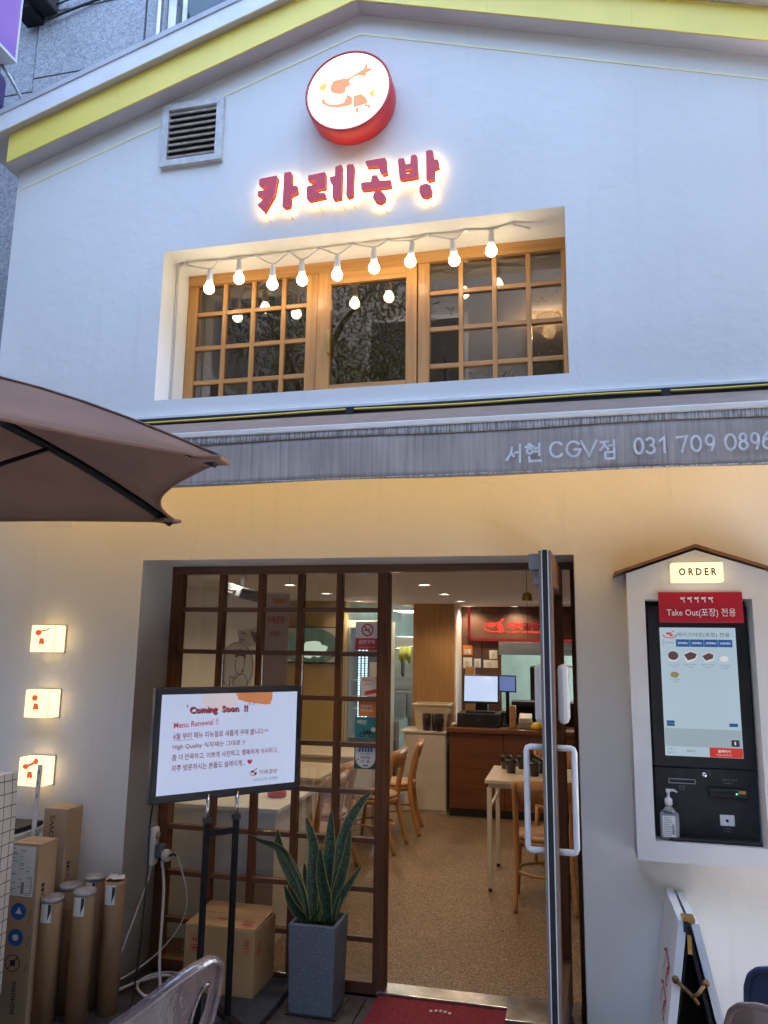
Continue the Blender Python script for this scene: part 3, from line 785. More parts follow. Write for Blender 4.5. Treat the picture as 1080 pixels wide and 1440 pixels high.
# granite building behind and beside
gb = thing('granite_building', 'grey speckled granite building rising behind the gabled shop', 'building', (-3.5, 1.0, 0))
B('wall', 'granite_joint', gb, -22, -3.40, .96, 1.6, -.04, 24); B('wall', 'granite_joint', gb, -3.3995, 20, .96, 1.6, 4.75, 24)  # unseen upper height added to keep the sun off the street
gx = [-9, -7.4, -5.7, -4.32]
for i in range(3):
    for j in range(8):
        B('granite_panel', 'granite', gb, gx[i] + .006, gx[i + 1] - .006, .90, .9595, .1 + j * 1.18, .1 + j * 1.18 + 1.168, bev=.003)
for (a, b, c, d) in ((-4.31, -3.99, .1, 3.40), (-4.31, -3.99, 3.412, 5.92), (-4.31, -3.99, 5.932, 7.2), (-3.98, -3.41, .1, 2.3), (-3.98, -3.41, 2.312, 4.70), (-3.98, -3.03, 4.71, 6.02), (-3.98, -3.03, 6.032, 6.60), (-3.98, -3.03, 6.612, 7.4),
                    (-3.02, -2.86, 4.76, 6.9), (-2.30, -.8, 4.76, 5.9), (-2.30, -.8, 5.912, 7.4), (-.79, .8, 4.76, 7.4), (.81, 2.6, 4.76, 7.4)):
    B('granite_panel', 'granite', gb, a + .004, b - .004, .885 if a > -3.99 else .90, .9595, c, d, bev=.003)
wf = B('window', 'white_metal', gb, -2.855, -2.79, .92, .9595, 4.9, 7.0); B('frame', 'white_metal', wf, -2.735, -2.70, .92, .9595, 4.9, 7.0)
B('pane', 'facade_glass', wf, -2.6995, -2.31, .93, .9595, 4.9, 7.0); B('pane', 'facade_glass', wf, -2.7895, -2.7355, .93, .9595, 4.9, 7.0)
T('drain_pipe', 'steel', gb, [(-2.90, .87, 4.9), (-2.90, .87, 7.2)], .018, 8)
T('cable', 'black_cable', gb, smooth_pts([(-3.86, .84, 6.50), (-3.5, .86, 6.60), (-3.1, .87, 6.66), (-2.75, .86, 6.50), (-2.72, .86, 6.1), (-2.74, .87, 5.6)]), .011, 6)
T('cable', 'black_cable', gb, smooth_pts([(-3.8, .84, 6.62), (-3.4, .86, 6.72), (-3.0, .87, 6.78)]), .007, 6)
bl = thing('wall_floodlight', 'dark box lamp fixed high on the granite wall beside the purple sign', 'lamp', (-3.95, .8, 6.5))
B('body', 'black_matte', bl, -4.10, -3.80, .66, .883, 6.56, 6.76, bev=.02); B('glass_front', 'facade_glass', bl, -4.07, -3.84, .645, .6598, 6.58, 6.74)
B('bracket', 'black_metal', bl, -4.08, -3.93, .70, .884, 6.50, 6.559)
ps = thing('projecting_sign', 'purple box sign with white edge at the top left corner', 'sign', (-3.42, -.5, 5.27))
B('panel', 'purple_sign', ps, -3.52, -3.30, -.90, -.066, 5.285, 6.4, bev=.004)
B('edge_trim', 'white_metal', ps, -3.525, -3.297, -.0655, -.052, 5.265, 6.4); B('base_trim', 'white_metal', ps, -3.525, -3.297, -.905, -.066, 5.265, 5.2845)
T('bracket', 'steel', ps, [(-3.40, -.06, 5.262), (-3.36, -.03, 5.20), (-3.34, .1, 5.10), (-3.42, .5, 5.06), (-3.5, .88, 5.06)], .012, 6)
ps2 = thing('round_cornered_sign', 'dark purple round-cornered box sign below the purple box sign', 'sign', (-3.42, -.5, 4.9))
B('panel', 'dark_purple', ps2, -3.52, -3.31, -.90, -.080, 4.88, 5.135, bev=.04); T('bracket', 'steel', ps2, [(-3.42, -.09, 5.0), (-3.40, .2, 5.0), (-3.5, .88, 5.0)], .012, 6)

# street side behind the camera: a tree and a facing building, seen only as reflections in the glass
ob = thing('facing_building', 'pale building across the street, mirrored in the upper window', 'building', (-2, -9.5, 0))
B('wall', 'facade_beige', ob, -22, 20, -12, -9.5, -.05, 9.0)
for i in range(8):
    for j in range(3):
        w_ = B('window', 'white_metal', ob, -13 + i * 3.1, -11 + i * 3.1, -9.5, -9.45, 0.9 + j * 2.7, 2.6 + j * 2.7)
        B('pane', 'facade_glass', w_, -12.9 + i * 3.1, -12.05 + i * 3.1, -9.449, -9.43, 1.0 + j * 2.7, 2.5 + j * 2.7); B('pane', 'facade_glass', w_, -11.95 + i * 3.1, -11.1 + i * 3.1, -9.449, -9.43, 1.0 + j * 2.7, 2.5 + j * 2.7)
for (x0, x1, xf, nm, lab) in ((-9.0, -4.7, -4.7, 'l', 'unseen beige block added on the left to cut sky light'), (3.2, 8.0, 3.2, 'r', 'unseen beige block added on the right to cut sky light')):
    nb = thing('added_side_blocker', lab, 'building', ((x0 + x1) / 2, -4.4, 0))  # added out of view to block sky light from the street ends
    B('wall', 'facade_beige', nb, x0, x1, -9.2, -.4, -.05, 8.0)
    sgn = 1 if nm == 'l' else -1
    for i in range(3):
        for j in range(2):
            xa, xb = sorted((xf + .002 * sgn, xf + .05 * sgn)); w_ = B('window', 'white_metal', nb, xa, xb, -8.6 + i * 2.8, -6.9 + i * 2.8, .9 + j * 2.7, 2.6 + j * 2.7)
            xa, xb = sorted((xf + .0505 * sgn, xf + .06 * sgn)); B('pane', 'facade_glass', w_, xa, xb, -8.5 + i * 2.8, -7.0 + i * 2.8, 1.0 + j * 2.7, 2.5 + j * 2.7)
def tree(x, y, h, rad, n, label):
    t = thing('street_tree', label, 'tree', (x, y, -.04), group='street trees across the road')
    mbt = MB(); mbt.tube([(x, y, -.05), (x + .1, y, h * .3), (x, y + .1, h * .55), (x + .15, y, h * .8)], [.16, .13, .09, .04], 8)
    tips = []
    for k in range(9):
        a = k * 2.4; zz = h * (.35 + .05 * k); q = (x + math.cos(a) * rad * .7, y + math.sin(a) * rad * .7, zz + h * .18)
        mbt.tube([(x, y, zz), ((x + q[0]) / 2, (y + q[1]) / 2, zz + h * .12), q], [.06, .04, .02], 6); tips.append(q)
    mbt.build('trunk', 'bark', t)
    mc = MB()
    for k in range(n):
        q = random.choice(tips); c = Vector(q) + Vector((random.gauss(0, rad * .24), random.gauss(0, rad * .24), random.gauss(0, h * .06)))
        d = Vector((random.uniform(-1, 1), random.uniform(-1, 1), random.uniform(-1.2, .2))).normalized() * random.uniform(.035, .07)
        s = d.cross(Vector((0, 0, 1))); s = (s.normalized() if s.length > 1e-4 else Vector((1, 0, 0))) * .016
        mc.face([c - d, c + s, c + d, c - s])
    cr = mc.build('crown', 'tree_leaf', t, normals=False); cr['kind'] = 'stuff'
tree(-3.8, -6.6, 7.6, 1.7, 16000, 'leafy street tree on the left of the road behind the viewer')
tree(1.6, -7.0, 7.8, 1.7, 16000, 'leafy street tree on the right of the road behind the viewer')

# ================================================================== THINGS ON THE FACADE
# round light box
rs = thing('round_sign', 'round glowing light box with red rim high on the gable', 'sign', (-1.085, 0, 4.6))
rc = Vector((-1.084, 0, 4.63)); RX = Matrix.Rotation(R(90), 3, 'X')
MB().lathe([(.238, .002), (.243, .02), (.243, .130), (.239, .134), (.230, .134), (.230, .128)], rc, 64, RX).build('rim', 'sign_red', rs)
MB().lathe([(.0, .1285), (.2295, .1285)], rc, 64, RX).build('lit_face', 'disc_glow', rs)
def disc_print(name, m, polys, extra=None):
    pr = Print((0, -.1290, 0))
    for P in polys: pr.concave(P)
    if extra: extra(pr)
    return pr.build(name, m, rs)
disc_print('emblem', 'disc_print', [
    [(-1.181, 4.674), (-1.166, 4.703), (-1.124, 4.707), (-1.082, 4.705), (-1.046, 4.721), (-1.011, 4.74), (-.998, 4.744), (-.985, 4.775), (-.975, 4.778), (-.977, 4.746), (-.944, 4.744), (-.959, 4.728), (-.982, 4.723), (-.984, 4.702), (-1.026, 4.715), (-1.062, 4.704), (-1.077, 4.69), (-1.071, 4.661), (-1.097, 4.648), (-1.099, 4.621), (-1.133, 4.616), (-1.169, 4.63), (-1.183, 4.652)],
    [(-1.234, 4.587), (-1.217, 4.613), (-1.213, 4.584), (-1.189, 4.564), (-1.141, 4.554), (-1.105, 4.56), (-1.09, 4.591), (-1.091, 4.608), (-1.059, 4.586), (-1.058, 4.541), (-1.094, 4.536), (-1.141, 4.535), (-1.188, 4.549), (-1.223, 4.57)],
    [(-1.050, 4.591), (-1.01, 4.597), (-.982, 4.57), (-.97, 4.543), (-.978, 4.533), (-1.047, 4.522), (-1.051, 4.529)],
    [(-1.037, 4.518), (-1.022, 4.518), (-1.023, 4.491), (-1.04, 4.482), (-1.034, 4.495)],
    [(-.986, 4.532), (-.958, 4.523), (-.957, 4.508), (-.967, 4.498), (-.969, 4.515), (-.99, 4.522)]])
disc_print('emblem_outline', 'disc_print_yellow', [], lambda p: (p.stroke(arc(-1.018, 4.652, .054, .058, -100, 190, 20), .0035), p.stroke(arc(-1.01, 4.63, .018, .012, 200, 340, 6), .003)))
disc_print('emblem_dot', 'disc_print_yellow', [[(-1.247, 4.68), (-1.232, 4.694), (-1.207, 4.696), (-1.202, 4.672), (-1.217, 4.652), (-1.241, 4.659)], [(-.967, 4.595), (-.946, 4.609), (-.929, 4.605), (-.938, 4.591), (-.933, 4.57), (-.951, 4.573)]])

# red channel letters with warm back light
GL = {'k1': [(-1.607, 4.217), (-1.599, 4.222), (-1.507, 4.228), (-1.497, 4.215), (-1.513, 4.111), (-1.568, 4.013), (-1.61, 4.063), (-1.574, 4.1), (-1.573, 4.113), (-1.596, 4.108), (-1.613, 4.122), (-1.611, 4.147), (-1.59, 4.148), (-1.56, 4.154), (-1.558, 4.175), (-1.588, 4.165), (-1.607, 4.183)],
'k2': [(-1.458, 4.239), (-1.424, 4.239), (-1.414, 4.224), (-1.412, 4.155), (-1.382, 4.149), (-1.377, 4.109), (-1.414, 4.095), (-1.418, 4.027), (-1.452, 4.026), (-1.465, 4.036), (-1.461, 4.222)],
'r1': [(-1.32, 4.202), (-1.227, 4.21), (-1.219, 4.199), (-1.217, 4.119), (-1.225, 4.113), (-1.261, 4.111), (-1.271, 4.101), (-1.266, 4.091), (-1.221, 4.086), (-1.214, 4.058), (-1.311, 4.049), (-1.324, 4.064), (-1.326, 4.13), (-1.319, 4.138), (-1.276, 4.147), (-1.274, 4.167), (-1.306, 4.164), (-1.32, 4.171)],
'r2': [(-1.165, 4.233), (-1.135, 4.242), (-1.126, 4.23), (-1.126, 4.041), (-1.168, 4.037), (-1.176, 4.047), (-1.179, 4.13), (-1.194, 4.149), (-1.196, 4.174), (-1.167, 4.178)],
'r3': [(-1.101, 4.23), (-1.091, 4.237), (-1.065, 4.233), (-1.059, 4.22), (-1.062, 4.048), (-1.091, 4.039), (-1.101, 4.053)],
'g1': [(-.997, 4.237), (-.99, 4.244), (-.889, 4.247), (-.881, 4.236), (-.873, 4.151), (-.902, 4.151), (-.918, 4.174), (-.92, 4.202), (-.986, 4.206)],
'g2': [(-1.018, 4.117), (-.964, 4.114), (-.957, 4.152), (-.931, 4.151), (-.915, 4.116), (-.855, 4.111), (-.85, 4.072), (-1.01, 4.072), (-1.018, 4.084)],
'g3': [(-.938, 4.057), (-.905, 4.055), (-.883, 4.026), (-.883, 3.999), (-.909, 3.982), (-.937, 3.995), (-.951, 4.021), (-.95, 4.042)],
'b1': [(-.816, 4.224), (-.809, 4.23), (-.786, 4.23), (-.781, 4.219), (-.772, 4.191), (-.75, 4.193), (-.747, 4.233), (-.739, 4.241), (-.721, 4.24), (-.712, 4.228), (-.704, 4.111), (-.71, 4.107), (-.795, 4.104), (-.808, 4.112), (-.815, 4.202)],
'b1h': [(-.774, 4.159), (-.74, 4.16), (-.737, 4.14), (-.771, 4.136)],
'b2': [(-.665, 4.251), (-.657, 4.256), (-.635, 4.254), (-.627, 4.245), (-.62, 4.198), (-.6, 4.195), (-.592, 4.149), (-.616, 4.144), (-.618, 4.09), (-.622, 4.083), (-.651, 4.08), (-.664, 4.092)],
'b3': [(-.693, 4.059), (-.661, 4.064), (-.639, 4.051), (-.631, 4.021), (-.634, 3.996), (-.661, 3.984), (-.688, 3.996), (-.7, 4.02), (-.699, 4.046)]}
ls = thing('letter_sign', 'raised red Korean letters glowing warm from behind above the window', 'sign', (-1.1, 0, 4.1))
def slab(polys, holes, yc, half, bevel=0.0, shrink=None):
    me = outline_mesh(polys, holes, extrude=half, bevel=bevel)
    m = MB(); m.bm.from_mesh(me); bpy.data.meshes.remove(me)
    m.bm.transform(Matrix.Translation((0, yc, 0)) @ Matrix.Rotation(R(90), 4, 'X')); return m
for ks, hs in ((('k1', 'k2'), ()), (('r1', 'r2', 'r3'), ()), (('g1', 'g2', 'g3'), ()), (('b1', 'b2', 'b3'), ('b1h',))):
    P = [GL[k] for k in ks]; H = [GL[k] for k in hs]
    L_ = slab(P, H, -.0585, .0025).build('letter', 'sign_pink', ls)
    slab(P, H, -.0430, .0130).build('letter_side', 'letter_side_glow', L_)
    slab(P, H, -.0260, .0020).build('letter_back_light', 'letter_back_glow', L_)
for x, z in ((-1.57, 4.03), (-1.44, 4.03), (-1.27, 4.06), (-1.14, 4.05), (-1.08, 4.05), (-.9, 4.0), (-.66, 4.0), (-.61, 4.16), (-.87, 4.09)):
    T('wire', 'black_cable', ls, smooth_pts([(x, -.03, z), (x + .012, -.012, z - .035), (x + .02, -.001, z - .045)], 4), .0012, 5)

# string of bulbs under the window head
sl = thing('string_lights', 'white cable with nine lit round bulbs along the upper window head', 'string lights', (-1.1, .13, 3.88))
CL = [(-2.137, .14), (-1.917, .14), (-1.694, .14), (-1.49, .14), (-1.303, .135), (-1.111, .13), (-.91, .13), (-.688, .12), (-.481, .115), (-.238, .10)]
BU = [(-1.973, 3.695), (-1.789, 3.738), (-1.582, 3.682), (-1.404, 3.689), (-1.199, 3.698), (-.987, 3.718), (-.784, 3.733), (-.542, 3.715), (-.344, 3.747)]
cable = []
for i, (x, y) in enumerate(CL):
    cable.append((x, y, 3.868))
    MB().box(x - .014, x + .014, y - .012, y + .012, 3.862, 3.8795, bev=.003).build('clip', 'white_plastic', sl)
    if i < 9:
        bx, bz = BU[i]; cable.append((bx, .13, bz + .124))
cable.append((-.14, .13, 3.85))
T('cable', 'white_cable', sl, [(-2.185, .15, 2.95), (-2.185, .15, 3.855), (-2.17, .145, 3.868)] + smooth_pts(cable, 6), .006, 6)
for i, (bx, bz) in enumerate(BU):
    tilt = random.uniform(-.10, .10)
    mt = Matrix.Rotation(tilt, 3, 'Y')
    c = Vector((bx, .13, bz))
    sk = MB().lathe([(.0, .124), (.010, .124), (.013, .112), (.016, .100), (.016, .060), (.020, .058), (.020, .036), (.0, .036)], c, 14, mt).build('socket', 'white_plastic', sl)
    MB().lathe([(.0, -.031), (.012, -.0285), (.022, -.0215), (.029, -.011), (.031, 0), (.029, .011), (.022, .024), (.015, .035), (.0, .0355)], c, 18, mt).build('bulb', 'bulb_glow', sk)

# awning
aw = thing('awning', 'retracted brown shop awning with weathered grey valance above the door', 'awning', (-.75, -.1, 2.44))
B('cassette', 'black_matte', aw, -3.22, 1.25, -.055, -.002, 2.795, 2.868)
MB().prism_yz([(-.056, 2.829), (-.056, 2.823), (-.738, 2.549), (-.738, 2.555)], -3.20, 1.25).build('canopy_fabric', 'awning_brown', aw)
T('cable', 'yellow_cable', aw, smooth_pts([(-2.3, -.062, 2.842), (-1.6, -.063, 2.846), (-1.1, -.063, 2.852), (-.5, -.063, 2.845), (.1, -.063, 2.853), (.7, -.063, 2.848), (1.2, -.063, 2.854)]), .0055, 6)
B('joiner', 'black_plastic', aw, -1.07, -1.03, -.075, -.056, 2.80, 2.862); B('joiner', 'black_plastic', aw, .45, .49, -.075, -.056, 2.80, 2.862)
for x in (-2.6, .6): T('arm', 'white_metal', aw, [(x, -.03, 2.80), (x + .18, -.40, 2.60), (x, -.735, 2.53)], .014, 8)
B('front_rail', 'white_metal', aw, -3.22, 1.25, -.762, -.7385, 2.538, 2.562, bev=.004)
def sheet(x0, x1, z0, z1, y, amp, nx, nz, seed=0):
    m = MB(); V = []
    for i in range(nx + 1):
        row = []
        for j in range(nz + 1):
            x = x0 + (x1 - x0) * i / nx; t = j / nz; z = z1 + (z0 - z1) * t
            yy = y + amp * t * (math.sin(x * 9 + seed) * .5 + math.sin(x * 23 + 1.7 + seed) * .35 + math.sin(x * 4.1) * .4)
            row.append(m.bm.verts.new((x, yy, z + .004 * t * math.sin(x * 5))))
        V.append(row)
    for i in range(nx):
        for j in range(nz):
            f = m.bm.faces.new((V[i][j], V[i][j + 1], V[i + 1][j + 1], V[i + 1][j])); f.smooth = True
    solid(m.bm, .0015)
    return m
val = sheet(-3.20, 1.25, 2.326, 2.512, -.750, .0035, 150, 6).build('valance', 'weathered_valance', aw)
sheet(-3.20, 1.25, 2.507, 2.5375, -.7545, .0, 40, 1).build('ribbed_band', 'ribbed_band', aw)
T('hem', 'ribbed_band', val, [(-3.20, -.7515, 2.333), (1.25, -.7515, 2.333)], .003, 6)
def glyph(ch, x, w, z, h, sw=.0085):
    q = lambda P: [(x + a * w, z + b * h) for a, b in P]
    A = lambda *a: q(arc(*a))
    G = {'0': [A(.5, .5, .48, .5, 0, 360)], '3': [A(.45, .75, .42, .25, 150, -80), A(.45, .25, .48, .26, 80, -150)], '1': [q([(.1, .78), (.6, 1), (.6, 0)])],
         '7': [q([(0, .95), (.95, 1), (.45, 0)])], '9': [A(.5, .68, .42, .32, 0, 360), q([(.92, .72), (.9, .4), (.62, 0)])],
         '8': [A(.5, .76, .36, .24, 0, 360), A(.5, .26, .46, .27, 0, 360)], '6': [A(.5, .30, .44, .30, 0, 360), q([(.06, .32), (.2, .7), (.6, 1)])],
         'C': [A(.5, .5, .5, .5, 40, 320)], 'G': [A(.5, .5, .5, .5, 40, 345), q([(.55, .45), (1, .45)])], 'V': [q([(0, 1), (.5, 0), (1, 1)])],
         'a': [q([(.36, .85), (.28, .5), (.0, .15)]), q([(.3, .55), (.48, .35)]), q([(.55, .55), (.88, .58)]), q([(.88, 1), (.86, 0)])],
         'b': [q([(.22, .98), (.38, .98)]), q([(.05, .84), (.52, .86)]), A(.29, .60, .16, .14, 0, 360), q([(.58, .74), (.84, .75)]), q([(.58, .56), (.84, .57)]), q([(.84, 1), (.83, .34)]), q([(.26, .28), (.28, .02), (.92, .04)])],
         'c': [q([(.05, .92), (.52, .96)]), q([(.30, .93), (.22, .7), (.0, .48)]), q([(.28, .76), (.5, .52)]), q([(.58, .72), (.86, .74)]), q([(.86, 1), (.85, .42)]), q([(.3, .34), (.86, .36), (.84, 0), (.31, .0), (.3, .34)])]}
    for P in G[ch]: pv.stroke(P, sw, closed=False)
px = lambda p: .2537 + (p - 890) * .00246
for word in ((('a', 700, 724), ('b', 728, 755)), (('C', 767, 787), ('G', 792, 813), ('V', 814, 837)), (('c', 842, 866),), (('0', 892, 905), ('3', 909, 922), ('1', 928, 940)),
             (('7', 953, 968), ('0', 973, 987), ('9', 993, 1006)), (('0', 1020, 1035), ('8', 1039, 1051), ('9', 1055, 1067), ('6', 1071, 1083))):
    pv = Print((0, -.7605, 0))
    for ch, a, b in word:
        glyph(ch, px(a), (b - a) * .00246, 2.3835 if ch not in 'abc' else 2.369, .058 if ch not in 'abc' else .070, .0088)
    pv.build('lettering', 'faded_white_paint', val)
B('led_strip', 'led_yellow', aw, -3.15, 1.1, -.34, -.32, 2.670, 2.682)
ld = bpy.data.lights.new('awning_led', 'AREA'); ld.shape = 'RECTANGLE'; ld.size = 4.25; ld.size_y = .03; ld.energy = 5.7 * LK; ld.color = (1.0, .54, .02)
lo = bpy.data.objects.new('awning_led', ld); COL.objects.link(lo); lo.location = (-1.02, -.33, 2.662); lo.rotation_euler = (R(5), 0, 0)

# cube wall lamps
CX0, CX1 = -2.770, -2.630
for (zc, kind, lab) in ((1.681, 0, 'uppermost of the three glowing cube lamps on the left wall'), (1.346, 1, 'middle one of the three glowing cube lamps on the left wall'), (1.006, 2, 'lowest of the three glowing cube lamps, above the cardboard boxes')):
    t = thing('cube_lamp', lab, 'wall lamp', (-2.70, 0, zc), group='cube lamps on the left wall')
    B('shade', 'lamp_shade', t, CX0, CX1, -.10, -.006, zc - .07, zc + .07, bev=.003)
    B('wall_plate', 'grey_plastic', t, CX0 - .004, CX1 + .004, -.0055, -.0005, zc - .074, zc + .074)
    mbx = MB(); mbx.box(CX1 + .0003, CX1 + .0012, -.099, -.096, zc - .069, zc + .069); mbx.build('seam', 'cream_plastic', t)
    pr = Print((0, -.1002, 0)); figure(pr, -2.702, zc + .0, .115, kind); pr.build('figure_print', 'lamp_print', t)

nt_ = tag(B('paper_notice', 'paper_white', None, -2.842, -2.655, -.0025, -.0005, 2.295, 2.345), 'small pale notice on the wall under the umbrella edge', 'notice')

# ------------------------------------------------------------------ order kiosk housing
kh = thing('kiosk_housing', 'white house-shaped wall housing with thin brown roof at the right', 'kiosk', (.545, 0, .81))
KY = -.15
me = outline_mesh([[(.255, .81), (.86, .81), (.86, 1.99), (.545, 2.095), (.255, 1.995)]], [[(.328, .886), (.760, .886), (.760, 1.883), (.328, 1.883)]], extrude=.0745)
m_ = MB(); m_.bm.from_mesh(me); m_.bm.transform(Matrix.Translation((0, -.0755, 0)) @ Matrix.Rotation(R(90), 4, 'X'))
m_.build('body', 'kiosk_white', kh)
B('back_board', 'black_matte', kh, .329, .759, -.006, -.0012, .887, 1.882)
mr_ = MB(); mr_.prism_xz([(.205, 1.988), (.545, 2.106), (.545, 2.119), (.205, 2.001)], -.170, -.001); mr_.build('roof', 'kiosk_trim', kh)
mr_ = MB(); mr_.prism_xz([(.5452, 2.106), (.885, 1.988), (.885, 2.001), (.5452, 2.119)], -.170, -.001); mr_.build('roof', 'kiosk_trim', kh)
ol = thing('order_lamp', 'glowing rectangular lamp reading ORDER under the brown kiosk roof', 'lamp', (.54, KY, 1.99))
B('shade', 'order_shade', ol, .438, .642, -.215, -.156, 1.952, 2.034, bev=.003); B('base', 'white_plastic', ol, .434, .646, -.1555, -.1505, 1.948, 2.038)
Print((0, -.2153, 0)).text('O R D E R', .540, 1.978, w=.150, h=.032, bold=.028, center=True).build('lettering', 'print_black', ol)
rb = thing('takeout_board', 'red board reading Take Out hung across the kiosk top edge', 'sign', (.55, KY, 1.78))
MB().obox((.5515, -.160, 1.847), (.336, .006, .130), Matrix.Rotation(R(-2), 3, 'X'), bev=.001).build('board', 'board_red', rb)
pr = Print((.0, -.1645, 0)); pr.text('Take Out(포장) 전용', .552, 1.803, w=.275, h=.040, bold=.006, center=True)
for k in range(5):
    u = .478 + k * .028; pr.disc(u, 1.885, .0065, .005, 8); pr.disc(u + .010, 1.887, .004, .004, 8); pr.stroke([(u + .006, 1.882), (u + .010, 1.869)], .004)
pr.build('lettering', 'print_white', rb)

om = thing('order_machine', 'black touch-screen ordering machine inside the white kiosk housing', 'ordering machine', (.55, -.03, .89))
B('screen_body', 'black_plastic', om, .345, .757, -.046, -.007, 1.17, 1.86, bev=.006)
B('lower_body', 'black_matte', om, .345, .750, -.052, -.007, .892, 1.1695, bev=.004)
B('bottom_lip', 'black_plastic', om, .385, .745, -.125, -.0525, .8875, .902, bev=.006)
SX0, SX1, SZ0, SZ1 = .394, .706, 1.2185, 1.764
disp = B('display', 'kiosk_display', om, SX0, SX1, -.0478, -.0462, SZ0, SZ1)
def kp(name, m, fn, off=.0003):
    p = Print((SX0, -.0478, SZ0), off=off); fn(p); return p.build(name, m, disp)
W_, H_ = SX1 - SX0, SZ1 - SZ0
kp('footer_panel', 'kiosk_lower', lambda p: p.rect(.002, W_ - .002, .040, .115))
kp('order_button', 'kiosk_red', lambda p: p.rect(W_ * .575, W_ - .001, .001, .040), .0004)
kp('menu_tab', 'kiosk_blue', lambda p: [p.rect(.066 + k * .058, .066 + k * .058 + .0565, H_ - .083, H_ - .051) for k in range(4)])
kp('page_button', 'kiosk_blue', lambda p: (p.rect(.012, .044, .133, .147), p.rect(W_ - .048, W_ - .014, .128, .142)), .0005)
kp('small_button', 'kiosk_text', lambda p: (p.rect(.012, .044, .124, .132), p.rect(W_ - .044, W_ - .012, .047, .074)), .0005)
kp('title_text', 'kiosk_text', lambda p: (p.text('테이크아웃(포장) 전용', .072, H_ - .043, w=.216, h=.022), p.text('테이크아웃', .020, H_ - .070, w=.036, h=.007), p.rect(.012, .0135, H_ - .083, H_ - .053),
   [p.text(s, x, z, w=w, h=.005, center=True) for s, x, z, w in (('소고기 카레', .052, H_ - .162, .045), ('돈까스 카레', .118, H_ - .162, .05), ('치킨 카레', .190, H_ - .162, .05), ('우유 푸딩', .260, H_ - .165, .042), ('망고 푸딩', .052, H_ - .226, .042), ('9,500', .055, H_ - .172, .022), ('9,900', .12, H_ - .173, .022), ('9,900', .192, H_ - .174, .022), ('2,000', .262, H_ - .175, .022), ('1,500', .056, H_ - .236, .02))],
   p.text('수량 : 0', .012, .026, w=.03, h=.007), p.text('합계 : 0', .012, .010, w=.03, h=.007), p.text('결제금액', .088, .018, w=.032, h=.009)), .0006)
kp('tab_text', 'kiosk_white_print', lambda p: ([p.text('포장메뉴', .073 + k * .058, H_ - .072, w=.043, h=.010, bold=.02) for k in range(4)], p.text('결제하기', W_ * .68, .020, w=.05, h=.012, bold=.02), p.text('주문을 완료합니다', W_ * .66, .008, w=.062, h=.006), p.rect(W_ - .032, W_ - .026, .054, .067)), .0008)
kp('emblem', 'kiosk_red', lambda p: (p.stroke(arc(.042, H_ - .035, .026, .010, 160, 380, 10), .004), p.disc(.036, H_ - .026, .010, .005), p.stroke([(.04, H_ - .027), (.058, H_ - .016)], .003), p.disc(.048, H_ - .033, .007, .005)), .0006)
def bowls(p):
    p.disc(.052, H_ - .122, .0215, .019); p.poly([(.096, H_ - .118), (.125, H_ - .104), (.150, H_ - .114), (.142, H_ - .132), (.112, H_ - .142)]); p.poly([(.170, H_ - .122), (.200, H_ - .108), (.218, H_ - .117), (.214, H_ - .132), (.186, H_ - .142)])
kp('bowl_rim', 'kiosk_white_print', lambda p: (p.disc(.052, H_ - .126, .0225, .022), p.poly([(.092, H_ - .118), (.125, H_ - .100), (.153, H_ - .113), (.144, H_ - .138), (.110, H_ - .152)]), p.poly([(.167, H_ - .121), (.200, H_ - .105), (.222, H_ - .116), (.217, H_ - .138), (.186, H_ - .150)]), p.disc(.260, H_ - .133, .018, .013)), .0004)
kp('bowl_food', 'kiosk_brown', bowls, .0006)
kp('pudding', 'kiosk_olive', lambda p: p.disc(.054, H_ - .204, .018, .013), .0004)
kp('pudding_top', 'kiosk_white_print', lambda p: p.disc(.260, H_ - .130, .015, .009), .0006)
KF = -.0522
def kx(x): return x * .9858
def kz(z): return 1.66 + (z - 1.66) * .9858
mlp = MB(); a0, a1, b0, b1 = kx(.407), kx(.517), kz(1.098), kz(1.118)
mlp.box(a0, a1, KF - .004, KF, b1 - .003, b1); mlp.box(a0, a1, KF - .004, KF, b0, b0 + .003); mlp.box(a0, a0 + .003, KF - .004, KF, b0 + .0031, b1 - .0031); mlp.box(a1 - .003, a1, KF - .004, KF, b0 + .0031, b1 - .0031)
mlp.build('receipt_slot', 'grey_plastic', om)
MB().lathe([(.0, .006), (.009, .006), (.011, .003), (.011, 0)], (kx(.554), KF, kz(1.139)), 16, RX).build('lock', 'chrome', om)
cr = MB(); cr.box(kx(.566), kx(.718), KF - .016, KF, kz(1.052), kz(1.088), bev=.006); cr = cr.build('card_reader', 'black_plastic', om)
B('slot', 'brass', cr, kx(.684), kx(.712), KF - .0172, KF - .0163, kz(1.070), kz(1.082)); MB().lathe([(.0, .0010), (.003, .0009), (.003, 0)], (kx(.676), KF - .0161, kz(1.068)), 10, RX).build('status_light', 'green_led', cr)
B('slot', 'dark_void', cr, kx(.576), kx(.664), KF - .0172, KF - .0163, kz(1.068), kz(1.074))
sc_ = B('barcode_reader', 'white_plastic', om, kx(.606), kx(.664), KF - .005, KF, kz(.935), kz(.980), bev=.004)
MB().lathe([(.0, .0008), (.006, .0007), (.006, 0)], (kx(.634), KF - .0051, kz(.957)), 14, RX).build('lens', 'black_plastic', sc_)
pr = Print((0, KF, 0)); pr.text('영수증', kx(.448), kz(1.082), w=.026, h=.008); pr.text('RECEIPT', kx(.448), kz(1.072), w=.026, h=.005); pr.text('신용카드 투입구', kx(.622), kz(1.118), w=.06, h=.008); pr.text('CARD', kx(.63), kz(1.106), w=.03, h=.005); pr.text('바코드', kx(.620), kz(.920), w=.03, h=.008); pr.text('BARCODE', kx(.622), kz(.910), w=.026, h=.005)
pr.stroke(arc(kx(.562), kz(1.142), .016, .014, -20, 80, 8), .0018)
